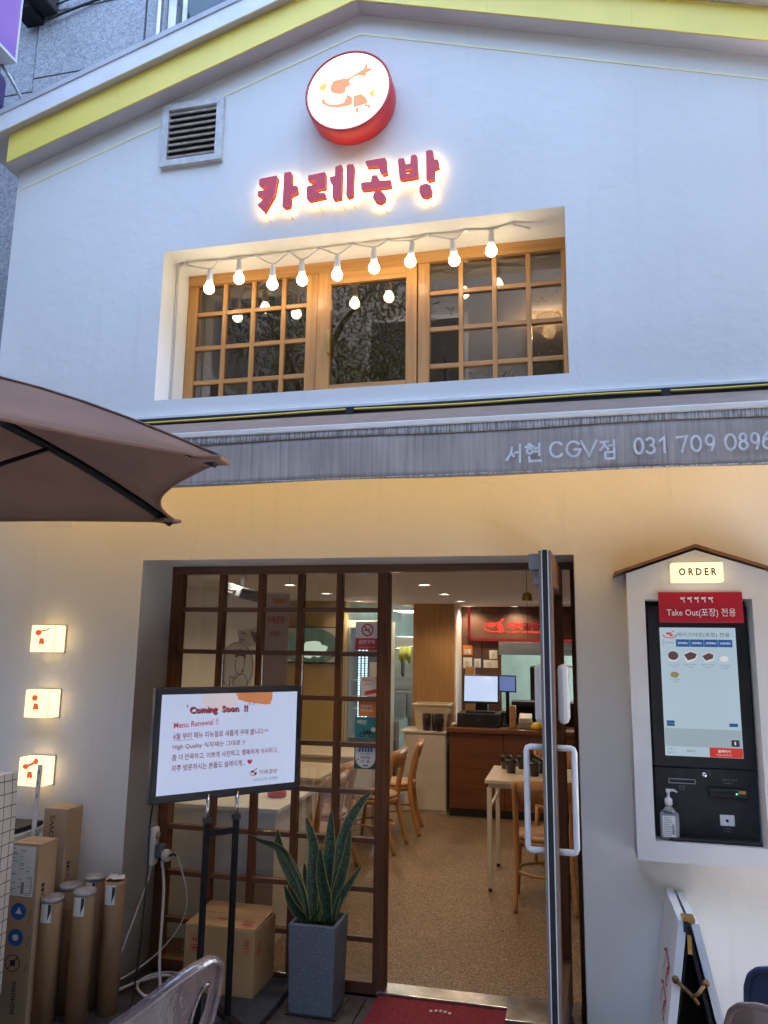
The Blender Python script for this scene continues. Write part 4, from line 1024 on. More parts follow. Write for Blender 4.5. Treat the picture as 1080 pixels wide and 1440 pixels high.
pr.build('lettering', 'print_grey', om)

sb = thing('sanitizer_bottle', 'clear pump bottle of hand gel standing in the kiosk recess', 'bottle', (.39, -.105, .887))
sc0 = Vector((.392, -.098, .8875))
mbs = MB(); mbs.box(.354, .430, -.122, -.074, .888, 1.000, bev=.014); mbs.build('bottle', 'bottle_clear', sb)
MB().lathe([(.030, .112), (.016, .128), (.013, .132), (.013, .140)], sc0, 18).build('neck', 'bottle_clear', sb)
pm = MB().lathe([(.0, .138), (.0155, .138), (.0155, .158), (.013, .164), (.006, .166), (.006, .186), (.009, .188), (.009, .196), (.0, .196)], sc0, 16).build('pump', 'white_plastic', sb)
T('nozzle', 'white_plastic', pm, [tuple(sc0 + Vector((-.008, 0, .196))), tuple(sc0 + Vector((.022, -.003, .197))), tuple(sc0 + Vector((.036, -.004, .190)))], [.006, .005, .003], 8)
lb = B('bottle_label', 'paper_white', sb, .362, .412, -.1236, -.1223, .902, .985); pr = Print((.362, -.1236, .902), off=.0004)
for k in range(11): pr.rect(.004, .030 + .012 * random.random(), .006 + k * .007, .0085 + k * .007)
pr.rect(.037, .046, .010, .05); pr.build('label_text', 'print_grey', sb)['kind'] = 'stuff'

# ------------------------------------------------------------------ display stand
tv = thing('display_stand', 'black framed notice screen on a two-post floor stand before the lattice window', 'display', (-1.552, -.209, .015), R(50.2))
MW, Z0, Z1 = .3763, .968 - .015, 1.467 - .015
pn = MB(); pn.box(-MW, MW, .0, .045, Z0, Z1, bev=.006); panel = pn.build('screen_frame', 'navy_bezel', tv, local=True)
sd_ = B('display', 'display_white', tv, -MW + .028, MW - .028, -.0012, -.0001, Z0 + .036, Z1 - .030, local=True)
SW, SH = 2 * MW - .056, Z1 - Z0 - .066
MT = WM[tv]; WM[sd_] = MT
U_ = (MT.to_3x3() @ Vector((1, 0, 0))); O_ = MT @ Vector((-MW + .028, -.0012, Z0 + .036))
def sp(name, m, fn, off):
    p = Print(O_, U_, (0, 0, 1), off=off); fn(p); return p.build(name, m, sd_)
u_ = lambda a: (a - 128) / 838.0 * SW      # photo-crop columns to screen width
sp('pale_blob', 'display_pale', lambda p: p.concave([(SW * .28, SH), (SW * .27, SH * .95), (SW * .29, SH * .88), (SW * .34, SH * .83), (SW * .42, SH * .82), (SW * .50, SH * .86), (SW * .56, SH * .93), (SW * .57, SH)]), .0003)
sp('orange_blob', 'display_orange', lambda p: p.concave([(SW * .52, SH), (SW * .54, SH * .93), (SW * .60, SH * .90), (SW * .66, SH * .89), (SW * .74, SH * .865), (SW * .79, SH * .87), (SW * .785, SH * .90), (SW * .80, SH * .91), (SW * .80, SH)]), .0006)
sp('headline_shadow', 'display_black', lambda p: p.text('Coming  Soon  !!', SW * .196, SH * .775, w=SW * .42, h=SH * .088, bold=.045), .0006)
sp('headline', 'display_red', lambda p: p.text('Coming  Soon  !!', SW * .190, SH * .785, w=SW * .42, h=SH * .088, bold=.022), .0010)
sp('subhead', 'display_red', lambda p: p.text('Menu Renewal !!', SW * .09, SH * .655, w=SW * .31, h=SH * .062, bold=.015, rot=R(2.5)), .0006)
for txt, v, w in (('6월 부터 메뉴 리뉴얼로 새롭게 꾸며 봅니다.^^', .545, .69), ('High Quality 식자재는 그대로 !!', .435, .51), ('좀 더 만족하고, 이쁘게 사진찍고, 행복하게 식사하고,', .330, .77), ('자주 방문하시는 분들도 설레이게...', .225, .52)):
    sp('text_line', 'display_dark_red', lambda p: p.text(txt, SW * .09, SH * v, w=SW * w, h=SH * .066, bold=.016), .0006)
sp('underline', 'display_dark_red', lambda p: p.rect(SW * .09, SW * .23, SH * .533, SH * .537), .0006)
sp('shop_name', 'display_dark_red', lambda p: p.text('카레공방', SW * .72, SH * .115, w=SW * .14, h=SH * .05, bold=.01), .0006)
def small_emblem(p):
    p.stroke(arc(SW * .675, SH * .14, SW * .025, SH * .025, 170, 370, 10), .003); p.disc(SW * .668, SH * .155, SW * .014, SH * .014); p.stroke([(SW * .67, SH * .155), (SW * .70, SH * .185)], .004); p.disc(SW * .69, SH * .13, SW * .01, SH * .018)
sp('emblem', 'display_dark_red', small_emblem, .0006)
def heart(p):
    P = [(SW * .645 + .0135 * 16 * math.sin(t) ** 3 / 16, SH * .262 + .0135 * (13 * math.cos(t) - 5 * math.cos(2 * t) - 2 * math.cos(3 * t) - math.cos(4 * t)) / 16) for t in [k * math.pi / 16 for k in range(32)]]
    p.concave(P)
sp('heart', 'display_red', heart, .0006)
sp('branch_text', 'kiosk_text', lambda p: p.text('서현CGV점 (직영점)', SW * .675, SH * .045, w=SW * .19, h=SH * .035), .0008)
sp('heartbeat_text', 'kiosk_text', lambda p: p.text('두-근', SW * .615, SH * .862, w=SW * .055, h=SH * .03, bold=.01), .0008)
sp('spark', 'kiosk_text', lambda p: p.text('+', SW * .165, SH * .86, w=SW * .02, h=SH * .035), .0008)
for x in (-.0975, .0475):
    lg = MB(); lg.box(x - .0115, x + .0115, -.005, .020, .02, Z0 - .105, bev=.002); lg.build('post', 'black_metal', tv, local=True)
    T('inner_post', 'chrome', tv, [(x, .008, Z0 - .1049), (x, .008, Z0 + .02)], .0085, 10, local=True)
    B('foot', 'black_metal', tv, x - .020, x + .020, -.25, .22, .0, .0195, bev=.004, local=True)
    B('collar', 'black_plastic', tv, x - .016, x + .016, -.008, .023, Z0 - .104, Z0 - .082, local=True)
B('crossbar', 'black_metal', tv, -.0845, .0345, .0, .015, Z0 - .165, Z0 - .138, local=True); B('crossbar', 'black_metal', tv, -.0775, .0275, -.06, -.03, .0005, .0190, local=True)
B('mount_plate', 'black_metal', tv, -.16, .11, .0455, .075, Z0 + .0, Z0 + .22, local=True)
tag(B('rubber_mat', 'rubber_mat', None, -1.925, -1.375, -.42, .315, -.019, .0145, bev=.006), 'flat dark rubber mat under the carton and the screen stand', 'mat')

# power strip, adapter and cables
pw = thing('power_strip', 'white socket strip fixed on the left reveal of the lattice window', 'power strip', (-2.18, .25, .5))
MB().box(-2.199, -2.165, .235, .305, .50, .70, bev=.018).build('body', 'white_plastic', pw); B('back_plate', 'grey_plastic', pw, -2.1998, -2.1915, .225, .315, .49, .71)
MB().lathe([(.0, .008), (.018, .008), (.020, 0)], (-2.165, .27, .655), 16, Matrix.Rotation(R(90), 3, 'Y')).build('socket', 'grey_plastic', pw)
pa = thing('plug_adapter', 'grey and white plug adapter hanging below the socket strip', 'plug', (-2.13, .28, .55))
MB().box(-2.164, -2.120, .245, .300, .545, .615, bev=.010).build('body', 'blue_grey_plastic', pa)
MB().lathe([(.0, .030), (.028, .030), (.032, .02), (.032, 0), (.0, 0)], (-2.119, .270, .555), 18, Matrix.Rotation(R(80), 3, 'Y')).build('plug_head', 'white_plastic', pa)
def cord(label, m, pts, r): tag(T('cord', m, None, smooth_pts(pts, 7), r, 7), label, 'cord', 'cords by the lattice window')
cord('white cord running from the socket strip down to the wall base', 'white_cable', [(-2.18, .25, .50), (-2.19, .24, .43), (-2.19, .10, .25), (-2.195, -.02, .09), (-2.22, -.06, .02), (-2.30, -.10, -.01)], .0055)
cord('thick white cord coiled on the pavement beside the carton', 'white_cable', [(-2.13, .27, .53), (-2.10, .25, .42), (-2.06, .18, .28), (-2.03, .12, .12), (-1.99, .07, .005), (-1.955, .03, -.010), (-2.03, .0, -.010), (-2.12, .08, -.010), (-2.14, .19, -.010), (-2.06, .27, -.008), (-1.965, .25, -.004), (-1.94, .17, .002), (-2.04, .21, .002), (-2.15, .11, -.006), (-2.225, -.06, -.010), (-2.36, -.15, -.010), (-2.5, -.18, -.012)], .0075)
cord('thin white twin flex hanging by the lattice glass', 'white_cable', [(-2.05, .28, .56), (-2.00, .27, .46), (-1.975, .27, .36), (-1.98, .26, .27), (-2.02, .22, .18), (-2.10, .14, .09), (-2.20, .02, .03), (-2.30, -.08, .01)], .0035)
cord('black cord falling straight down from behind the notice screen', 'black_cable', [(-1.74, -.42, 1.0), (-1.80, -.38, .98), (-1.90, -.27, .93), (-1.925, -.245, .80), (-1.937, -.22, .603), (-1.947, -.22, .357), (-1.963, -.22, .145), (-1.98, -.24, .022), (-2.05, -.33, -.012)], .0042)
cord('short black lead from the grey plug adapter', 'black_cable', [(-2.088, .27, .555), (-2.07, .275, .565), (-2.06, .28, .56), (-2.05, .28, .555)], .006)

# carton
cb = thing('cardboard_carton', 'large tan carton with red handling marks on the rubber mat', 'carton', (-1.70, .15, .015))
C0, C1, CY0, CY1, CZ0, CZ1 = -1.862, -1.497, .045, .318, .015, .312
MB().box(C0, C1, CY0, CY1, CZ0, CZ1, bev=.003).build('carton_body', 'cardboard', cb)
mf = MB(); mf.prism_yz([(CY0 + .002, CZ1 + .001), (CY0 + .15, CZ1 + .012), (CY0 + .15, CZ1 + .016), (CY0 + .002, CZ1 + .005)], C0 + .001, C1 - .001); mf.build('flap', 'cardboard', cb)
mf = MB(); mf.prism_yz([(CY0 + .16, CZ1 + .010), (CY1 - .002, CZ1 + .028), (CY1 - .002, CZ1 + .032), (CY0 + .16, CZ1 + .014)], C0 + .001, C1 - .001); mf.build('flap', 'cardboard', cb)
def carton_mark(p, u, v, s):
    p.stroke([(u, v), (u + s, v), (u + s, v + s * 1.2), (u, v + s * 1.2), (u, v)], .0025)
    for k in range(3): p.rect(u + s * (.12 + .28 * k), u + s * (.30 + .28 * k), v + s * .78, v + s * 1.05)
    p.rect(u + s * .1, u + s * .9, v + s * .42, v + s * .5); p.rect(u + s * .1, u + s * .9, v + s * .12, v + s * .32)
pr = Print((C0, CY0 - .0002, CZ0)); carton_mark(pr, .035, .185, .055)
for u in (.315, .315): pass
pr.stroke([(.312, .185), (.342, .185), (.342, .262), (.312, .262), (.312, .185)], .002); pr.text('II', .318, .225, w=.017, h=.028, bold=.03); pr.rect(.316, .338, .215, .220); pr.text('T', .320, .190, w=.014, h=.018, bold=.03)
pr.build('front_print', 'print_red', cb)
pr = Print((C1 + .0002, CY0, CZ0), (0, 1, 0), (0, 0, 1)); carton_mark(pr, .035, .180, .045); pr.build('side_print', 'print_red', cb)
pr = Print((C0, CY0, CZ1 + .0055), (1, 0, 0), (0, .9973, .0735)); carton_mark(pr, .28, .03, .05); pr.text('취급주의', .13, .08, w=.10, h=.020, bold=.02); pr.build('top_print', 'print_red', cb)

# potted snake plant
pp = thing('potted_plant', 'snake plant in a tall grey terrazzo pot beside the door opening', 'potted plant', (-1.21, .14, -.02))
def frustum(m, x0, x1, y0, y1, z0, z1, d):
    b = [(x0 + d, y0 + d, z0), (x1 - d, y0 + d, z0), (x1 - d, y1 - d, z0), (x0 + d, y1 - d, z0)]; t = [(x0, y0, z1), (x1, y0, z1), (x1, y1, z1), (x0, y1, z1)]
    return b, t
PX0, PX1, PY0, PY1, PZ0, PZ1 = -1.322, -1.090, .020, .245, -.012, .372
mp_ = MB(); b_, t_ = frustum(mp_, PX0, PX1, PY0, PY1, PZ0, PZ1, .010)
ti = [(PX0 + .016, PY0 + .016, PZ1), (PX1 - .016, PY0 + .016, PZ1), (PX1 - .016, PY1 - .016, PZ1), (PX0 + .016, PY1 - .016, PZ1)]
bi = [(x, y, PZ1 - .06) for x, y, z in ti]
V = [[mp_.bm.verts.new(p) for p in r] for r in (b_, t_, ti, bi)]
mp_.bm.faces.new(V[0][::-1])
for A_, B_ in zip(V, V[1:]):
    for k in range(4): mp_.bm.faces.new((A_[k], A_[(k + 1) % 4], B_[(k + 1) % 4], B_[k]))
bmesh.ops.bevel(mp_.bm, geom=[e for e in mp_.bm.edges if (e.verts[0] in V[0] and e.verts[1] in V[1]) or (e.verts[0] in V[1] and e.verts[1] in V[0]) or (e.verts[0] in V[1] and e.verts[1] in V[1])], offset=.006, segments=2, affect='EDGES', profile=.5)
mp_.build('pot', 'terrazzo_pot', pp); B('saucer', 'black_plastic', pp, PX0 - .004, PX1 + .010, PY0 - .004, PY1 + .004, -.0195, -.0125, bev=.003)
ms = MB(); n = 8
G_ = [[ms.bm.verts.new((PX0 + .0165 + (PX1 - PX0 - .033) * i / n, PY0 + .0165 + (PY1 - PY0 - .033) * j / n, PZ1 - .040 + random.uniform(-.004, .008))) for j in range(n + 1)] for i in range(n + 1)]
for i in range(n):
    for j in range(n): ms.bm.faces.new((G_[i][j], G_[i + 1][j], G_[i + 1][j + 1], G_[i][j + 1]))
ms.build('soil', 'soil', pp)
def leaf(P3, w, twist=0.0):
    """a strap leaf along P3, width w, folded along its midrib"""
    C = smooth_pts(P3, 6); N_ = len(C) - 1
    m = MB(); uv = m.bm.loops.layers.uv.new('UVMap'); rows = []
    for i, p in enumerate(C):
        t = i / N_
        d = (C[min(i + 1, N_)] - C[max(i - 1, 0)]).normalized()
        s = d.cross(Vector((0, -1, 0))); s = s.normalized() if s.length > 1e-4 else Vector((1, 0, 0))
        nrm = s.cross(d).normalized()
        tw = twist * (t - .3); sr = s * math.cos(tw) + nrm * math.sin(tw); nr = nrm * math.cos(tw) - s * math.sin(tw)
        prof = min(1.0, .55 + 1.4 * t) if t < .4 else max(.0, 1 - ((t - .4) / .6) ** 2.2)
        hw = w * .41 * prof + .0006
        rows.append([(m.bm.verts.new(p + sr * hw * k + nr * hw * .35 * (abs(k) - .5)), (k + 1) / 2, t) for k in (-1, -.8, -.4, 0, .4, .8, 1)])
    for A_, B_ in zip(rows, rows[1:]):
        for k in range(6):
            q = (A_[k], A_[k + 1], B_[k + 1], B_[k])
            f = m.bm.faces.new([v[0] for v in q]); f.smooth = True
            for lp, v in zip(f.loops, q): lp[uv].uv = (v[1], v[2])
    solid(m.bm, .002)
    m.build('leaf', 'snake_plant_leaf', pp, normals=False)
for a in (([(-1.259, 0.135, 0.346), (-1.297, 0.123, 0.513), (-1.37, 0.111, 0.641), (-1.427, 0.099, 0.69), (-1.505, 0.087, 0.713), (-1.566, 0.075, 0.742)], 0.048, 0.9),
          ([(-1.266, 0.135, 0.345), (-1.304, 0.127, 0.479), (-1.368, 0.12, 0.597), (-1.414, 0.112, 0.687), (-1.421, 0.105, 0.768)], 0.084, 0.25), ([(-1.262, 0.135, 0.342), (-1.301, 0.105, 0.393), (-1.332, 0.075, 0.45), (-1.356, 0.045, 0.533)], 0.06, 0.3),
          ([(-1.234, 0.135, 0.348), (-1.245, 0.142, 0.528), (-1.249, 0.148, 0.69), (-1.296, 0.155, 0.826)], 0.078, -0.2), ([(-1.176, 0.135, 0.353), (-1.167, 0.145, 0.534), (-1.167, 0.155, 0.695), (-1.167, 0.165, 0.865)], 0.084, 0.1),
          ([(-1.158, 0.135, 0.348), (-1.168, 0.108, 0.473), (-1.184, 0.082, 0.575), (-1.186, 0.055, 0.71)], 0.074, -0.35), ([(-1.155, 0.135, 0.355), (-1.121, 0.135, 0.556), (-1.1, 0.135, 0.72), (-1.056, 0.135, 0.838), (-0.993, 0.135, 0.928), (-0.95, 0.135, 0.966)], 0.066, 0.7),
          ([(-1.144, 0.135, 0.353), (-1.116, 0.125, 0.495), (-1.074, 0.115, 0.645), (-1.05, 0.105, 0.798)], 0.06, -0.8), ([(-1.137, 0.135, 0.35), (-1.104, 0.122, 0.456), (-1.056, 0.108, 0.536), (-0.987, 0.095, 0.634)], 0.046, 0.5),
          ([(-1.273, 0.135, 0.338), (-1.291, 0.118, 0.396), (-1.324, 0.102, 0.462), (-1.342, 0.085, 0.517)], 0.04, -0.5), ([(-1.216, 0.135, 0.35), (-1.232, 0.155, 0.429), (-1.289, 0.175, 0.516), (-1.31, 0.195, 0.602)], 0.05, 0.4),
          ([(-1.252, 0.135, 0.34), (-1.229, 0.108, 0.379), (-1.2, 0.082, 0.409), (-1.178, 0.055, 0.434)], 0.012, 0.4), ([(-1.194, 0.135, 0.351), (-1.194, 0.158, 0.457), (-1.238, 0.182, 0.568), (-1.259, 0.205, 0.657)], 0.055, 0.3),
          ([(-1.173, 0.135, 0.35), (-1.14, 0.158, 0.461), (-1.139, 0.182, 0.575), (-1.131, 0.205, 0.692)], 0.055, -0.4)):
    leaf(*a)

# ------------------------------------------------------------------ left corner: parcels, tubes, tables
def parcel(label, x0, x1, y0, y1, h): 
    t = thing('long_parcel', label, 'parcel', ((x0 + x1) / 2, (y0 + y1) / 2, -.02), group='long parcels by the left wall')
    B('carton_body', 'cardboard_pale', t, x0, x1, y0, y1, -.019, h, bev=.003)
    B('packing_tape', 'cardboard', t, x0 + .02, x1 - .02, y0 + .04, y0 + .075, h + .0002, h + .0012); return t
pa1 = parcel('front long upright parcel with shipping label and blue round marks', -2.532, -2.382, -.405, -.275, .748)
lab = B('shipping_label', 'paper_white', pa1, -2.527, -2.402, -.4065, -.4052, .520, .735)
pr = Print((-2.527, -.4065, .52), off=.0004)
for k in range(26):
    a = random.choice((.006, .045, .085)); v = .006 + k * .0078
    pr.rect(a, a + random.uniform(.012, .034), v, v + random.uniform(.002, .0045))
for k in range(9): pr.rect(.108, .120, .02 + k * .007, .0235 + k * .007)
pr.rect(.062, .078, .01, .06); pr.build('label_text', 'print_grey', lab)['kind'] = 'stuff'; WM[lab] = WM[pa1]
pr = Print((-2.532, -.4052, 0), off=.0004); pr.disc(.066, .455, .040, .036, 24); pr.disc(.062, .345, .040, .036, 24); pr.build('blue_mark', 'print_blue', pa1)
pr = Print((-2.532, -.4056, 0), off=.0006); pr.poly([(.05, .445), (.085, .445), (.068, .475)]); pr.disc(.062, .345, .016, .014, 14); pr.build('mark_symbol', 'paper_white', pa1)
pr = Print((-2.532, -.4052, 0), off=.0004); pr.stroke(arc(.058, .238, .038, .034, 0, 360, 24), .004); pr.stroke([(.034, .212), (.083, .264)], .004); pr.rect(.046, .072, .226, .25)
for zc in (.455, .345, .238): pr.text('파손주의', .128, zc - .04, w=.05, h=.012, rot=R(75))
pr.text('BIZHOWS', .088, .03, w=.135, h=.022, bold=.02, rot=R(90)); pr.build('carton_text', 'print_black', pa1)
pr = Print((-2.3818, -.405, 0), (0, 1, 0), (0, 0, 1), off=.0005); pr.text('.COM', .055, .44, w=.13, h=.024, bold=.02, rot=R(90)); pr.build('side_text', 'print_black', pa1)
pa2 = parcel('taller long parcel standing behind the labelled parcel against the wall', -2.525, -2.395, -.20, -.075, .862)
pr = Print((-2.3948, -.20, 0), (0, 1, 0), (0, 0, 1), off=.0005); pr.text('.COM', .050, .505, w=.11, h=.030, bold=.01, rot=R(90)); pr.build('side_text', 'print_black', pa2)
pr = Print((-2.525, -.2002, 0), off=.0005); pr.text('BIZHOWS', .062, .62, w=.21, h=.026, bold=.01, rot=R(90)); pr.build('front_text', 'print_black', pa2)
for (x, y, h, lab) in ((-2.345, -.335, .508, 'front left brown mailing tube with white label'), (-2.205, -.295, .535, 'front right brown mailing tube with clear plastic cap'), (-2.125, -.175, .555, 'rightmost brown mailing tube with torn white paper top'), (-2.335, -.215, .530, 'brown mailing tube half hidden between the front tubes and parcels'), (-2.245, -.155, .560, 'rear brown mailing tube against the wall with clear plastic cap')):
    t = thing('mailing_tube', lab, 'mailing tube', (x, y, -.02), group='brown mailing tubes by the left wall')
    r = .049
    MB().lathe([(r - .004, -.019), (r, -.019), (r, h - .02), (r, h), (r - .006, h), (r - .006, h - .02)], (x, y, 0), 28).build('tube', 'tube_card', t)
    T('spiral_seam', 'cardboard', t, [(x + (r + .0003) * math.cos(k * .35), y + (r + .0003) * math.sin(k * .35), .0 + k * .0085) for k in range(int((h - .02) / .0085))], .0009, 4)
    if 'torn' in lab:
        mt_ = MB()
        ring = [mt_.bm.verts.new((x + math.cos(k * .449) * (.03 + .028 * random.random()), y + math.sin(k * .449) * (.03 + .028 * random.random()), h + random.uniform(-.004, .022))) for k in range(14)]
        cc = mt_.bm.verts.new((x, y, h + .012))
        for k in range(14): mt_.bm.faces.new((cc, ring[k], ring[(k + 1) % 14]))
        mt_.build('torn_paper', 'paper_white', t, normals=False)
    else:
        MB().lathe([(.0, h - .012), (.026, h - .010), (.038, h - .004), (r + .0015, h + .004), (r + .0015, h - .018), (r + .0003, h - .018)], (x, y, 0), 28).build('plastic_cap', 'clear_film', t)
    if 'half hidden' not in lab:
        mm = MB(); a0 = R(-118); N_ = 8; VV = []
        for i in range(N_ + 1):
            a = a0 + R(62) * i / N_; VV.append([mm.bm.verts.new((x + math.cos(a) * (r + .001), y + math.sin(a) * (r + .001), z)) for z in (h - .098, h - .012)])
        for i in range(N_): mm.bm.faces.new((VV[i][0], VV[i + 1][0], VV[i + 1][1], VV[i][1]))
        lb_ = mm.build('tube_label', 'paper_white', t)
        mm = MB(); VV = []
        for i in range(3):
            a = a0 + R(44) + R(16) * i / 2; VV.append([mm.bm.verts.new((x + math.cos(a) * (r + .0016), y + math.sin(a) * (r + .0016), z)) for z in (h - .09 + .02 * i, h - .02)])
        for i in range(2): mm.bm.faces.new((VV[i][0], VV[i + 1][0], VV[i + 1][1], VV[i][1]))
        mm.build('barcode', 'print_black', t)
st = thing('white_batten', 'thin white strip with dark marks leaning upright before the lowest cube lamp', 'batten', (-2.53, -.24, -.02))
MB().obox((-2.542, -.25, .525), (.020, .012, 1.09), Matrix.Rotation(R(.8), 3, 'Y'), bev=.002).build('strip', 'white_paint', st)
for z in (.92, .98, 1.03): B('mark', 'print_black', st, -2.5355, -2.531, -.2578, -.2565, z, z + .014)

def cloth(label, mname, x0, x1, y0, y1, zt, zb, name, right_flare=0.0, seed=1):
    """cloth lying on a table top and hanging down at the front and right edges"""
    m = MB(); uv = m.bm.loops.layers.uv.new('UVMap')
    prof_y = [(y1, zt)] + [(y1 + (y0 - y1) * k / 6, zt) for k in range(1, 7)] + [(y0 - .012, zt - .02)] + [(y0 - .016, zt - .02 - (zt - zb - .02) * k / 10) for k in range(1, 11)]
    nx = 26; rows = []
    for i in range(nx + 1):
        x = x0 + (x1 - x0) * i / nx; row = []; s = 0; pv_ = None
        for j, (y, z) in enumerate(prof_y):
            if pv_: s += math.hypot(y - pv_[0], z - pv_[1])
            pv_ = (y, z); h = max(0, (zt - z)) / max(.01, zt - zb)
            row.append((m.bm.verts.new((x + right_flare * h * (i / nx) ** 3, y - .02 * h * (1 + math.sin(x * 26 + seed)) , z)), x, s))
        rows.append(row)
    for i in range(nx):
        for j in range(len(prof_y) - 1):
            q = (rows[i][j], rows[i][j + 1], rows[i + 1][j + 1], rows[i + 1][j]); f = m.bm.faces.new([v[0] for v in q]); f.smooth = True
            for lp, v in zip(f.loops, q): lp[uv].uv = (v[1], v[2])
    # right-hand drop
    rows2 = []
    for j in range(14):
        y = y1 + (y0 - .03 - y1) * j / 13; row = []
        for k in range(9):
            z = zt - (zt - zb) * k / 8
            row.append((m.bm.verts.new((x1 + .004 + right_flare * (k / 8) ** .5 + .012 * (k / 8) * math.sin(y * 30 + seed), y, z)), y + 5, zt - z + 2))
        rows2.append(row)
    for j in range(13):
        for k in range(8):
            q = (rows2[j][k], rows2[j + 1][k], rows2[j + 1][k + 1], rows2[j][k + 1]); f = m.bm.faces.new([v[0] for v in q]); f.smooth = True
            for lp, v in zip(f.loops, q): lp[uv].uv = (v[1], v[2])
    return tag(m.build(name, mname, None, normals=False), label, 'tablecloth')
tb = thing('side_table', 'white table under the checked cloth at the left picture edge', 'table', (-2.9, -.4, -.02))
B('tabletop', 'white_paint', tb, -3.3, -2.565, -.66, -.10, .735, .760, bev=.003)
for x in (-3.26, -2.62):
    for y in (-.62, -.14): B('leg', 'white_metal', tb, x - .018, x + .018, y - .018, y + .018, -.02, .7345)
cloth('grey gingham cloth hanging over the front of the white side table', 'gingham_cloth', -3.3, -2.565, -.66, -.45, .7625, .16, 'gingham_cloth', seed=2)
tr = thing('laptop', 'closed black laptop lying on the white side table', 'laptop', (-2.75, -.25, .765))
B('base', 'black_plastic', tr, -2.86, -2.575, -.36, -.13, .7645, .776, bev=.003); B('lid', 'black_matte', tr, -2.86, -2.575, -.36, -.13, .7765, .786, bev=.003)
ct = thing('covered_cart', 'tall cart draped with a white cloth of black grid lines at the left edge', 'cart', (-2.75, -.82, -.02))
B('frame', 'white_metal', ct, -3.05, -2.405, -1.00, -.64, .05, 1.085)
gc = cloth('', 'grid_cloth', -3.06, -2.392, -1.015, -.60, 1.095, .20, 'cloth_cover', right_flare=.03, seed=4)
for k_ in ('label', 'category'): del gc[k_]
gc.parent = ct; gc.matrix_parent_inverse = WM[ct].inverted()

# ------------------------------------------------------------------ folding board on the right
af = thing('folding_board', 'white folding notice board seen edge-on below the kiosk', 'notice board', (.45, -.25, -.02))
def leaf_panel(name, xt, xb, x_th, y0, y1, zt):
    """a board leaning from (xt, zt) at the top to (xb, -.02) at the floor"""
    P = [(xt, zt), (xt + x_th, zt), (xb + x_th, -.019), (xb, -.019)]
    return MB().prism_xz(P, y0, y1)
AY0, AY1 = -.42, -.012
leaf_panel('', .372, .268, .030, AY0, AY1, .672).build('board', 'white_paint', af)
leaf_panel('', .4155, .560, .028, AY0, AY1, .665).build('board', 'white_paint', af)
leaf_panel('', .4025, .300, .004, AY0 + .02, AY1 - .02, .60).build('chalk_face', 'black_matte', af)
leaf_panel('', .4015, .5325, .0135, AY0 + .004, AY1 - .004, .62).build('chalk_face', 'black_matte', af)
MB().prism_xz([(.405, .60), (.412, .60), (.530, .02), (.306, .02)], AY1 - .05, AY1 - .04).build('fabric_gusset', 'black_matte', af)
B('top_hinge', 'brass', af, .385, .430, AY0 - .004, AY0 + .05, .668, .684); B('hinge', 'brass', af, .399, .414, AY0 - .005, AY0 - .0003, .560, .625)
B('catch', 'black_plastic', af, .388, .403, AY0 - .006, AY0 - .0003, .635, .672)
sty = MB(); sty.tube([(.352, AY0 - .012, .468), (.400, AY0 - .010, .428), (.425, AY0 - .010, .395)], .007, 8); sty.tube([(.452, AY0 - .012, .468), (.425, AY0 - .014, .432), (.405, AY0 - .014, .420)], .007, 8)
sty.lathe([(.0, .008), (.013, .006), (.013, -.004), (.0, -.004)], (.350, AY0 - .012, .472), 14, RX); sty.lathe([(.0, .008), (.013, .006), (.013, -.004), (.0, -.004)], (.454, AY0 - .012, .470), 14, RX)
sty.build('stay', 'rusty_brass', af)
ex = Vector((.268 - .372, 0, -.691)).normalized()
pr = Print(tuple(Vector((.372, -.38, .672)) + ex * .15), (0, -1, 0), tuple(-ex)); 
pr = Print(tuple(Vector((.372 - .0005, -.07, .672)) + ex * .45), (0, -1, 0), tuple(-ex), off=.001)
for k in range(2):
    z0 = .06 + k * .12
    pr.stroke([(.10, z0 + .08), (.16, z0 + .10), (.13, z0 + .02)], .012); pr.stroke([(.18, z0 + .09), (.26, z0 + .07), (.20, z0 + .01)], .012); pr.stroke(arc(.24, z0 + .03, .03, .03, 0, 300, 10), .010)
pr.build('emblem_print', 'print_red', af)

# red door mat
dm = thing('door_mat', 'dark red door mat in front of the steel doorsill', 'door mat', (-.62, .1, -.02))
MB().box(-.948, -.322, -.55, .296, -.0195, -.006, bev=.003).build('carpet', 'red_mat', dm)
pr = Print((-.63, .0, -.006), (1, 0, 0), (0, 1, 0), off=.0006)
for k in range(5): pr.disc(-.04 + k * .022, .20 + .012 * math.sin(k * .8), .008, .012, 10)
pr.text('WELCOME', 0, .10, w=.34, h=.055, bold=.02, center=True) if False else None
pr.build('mat_print', 'paper_pink', dm)

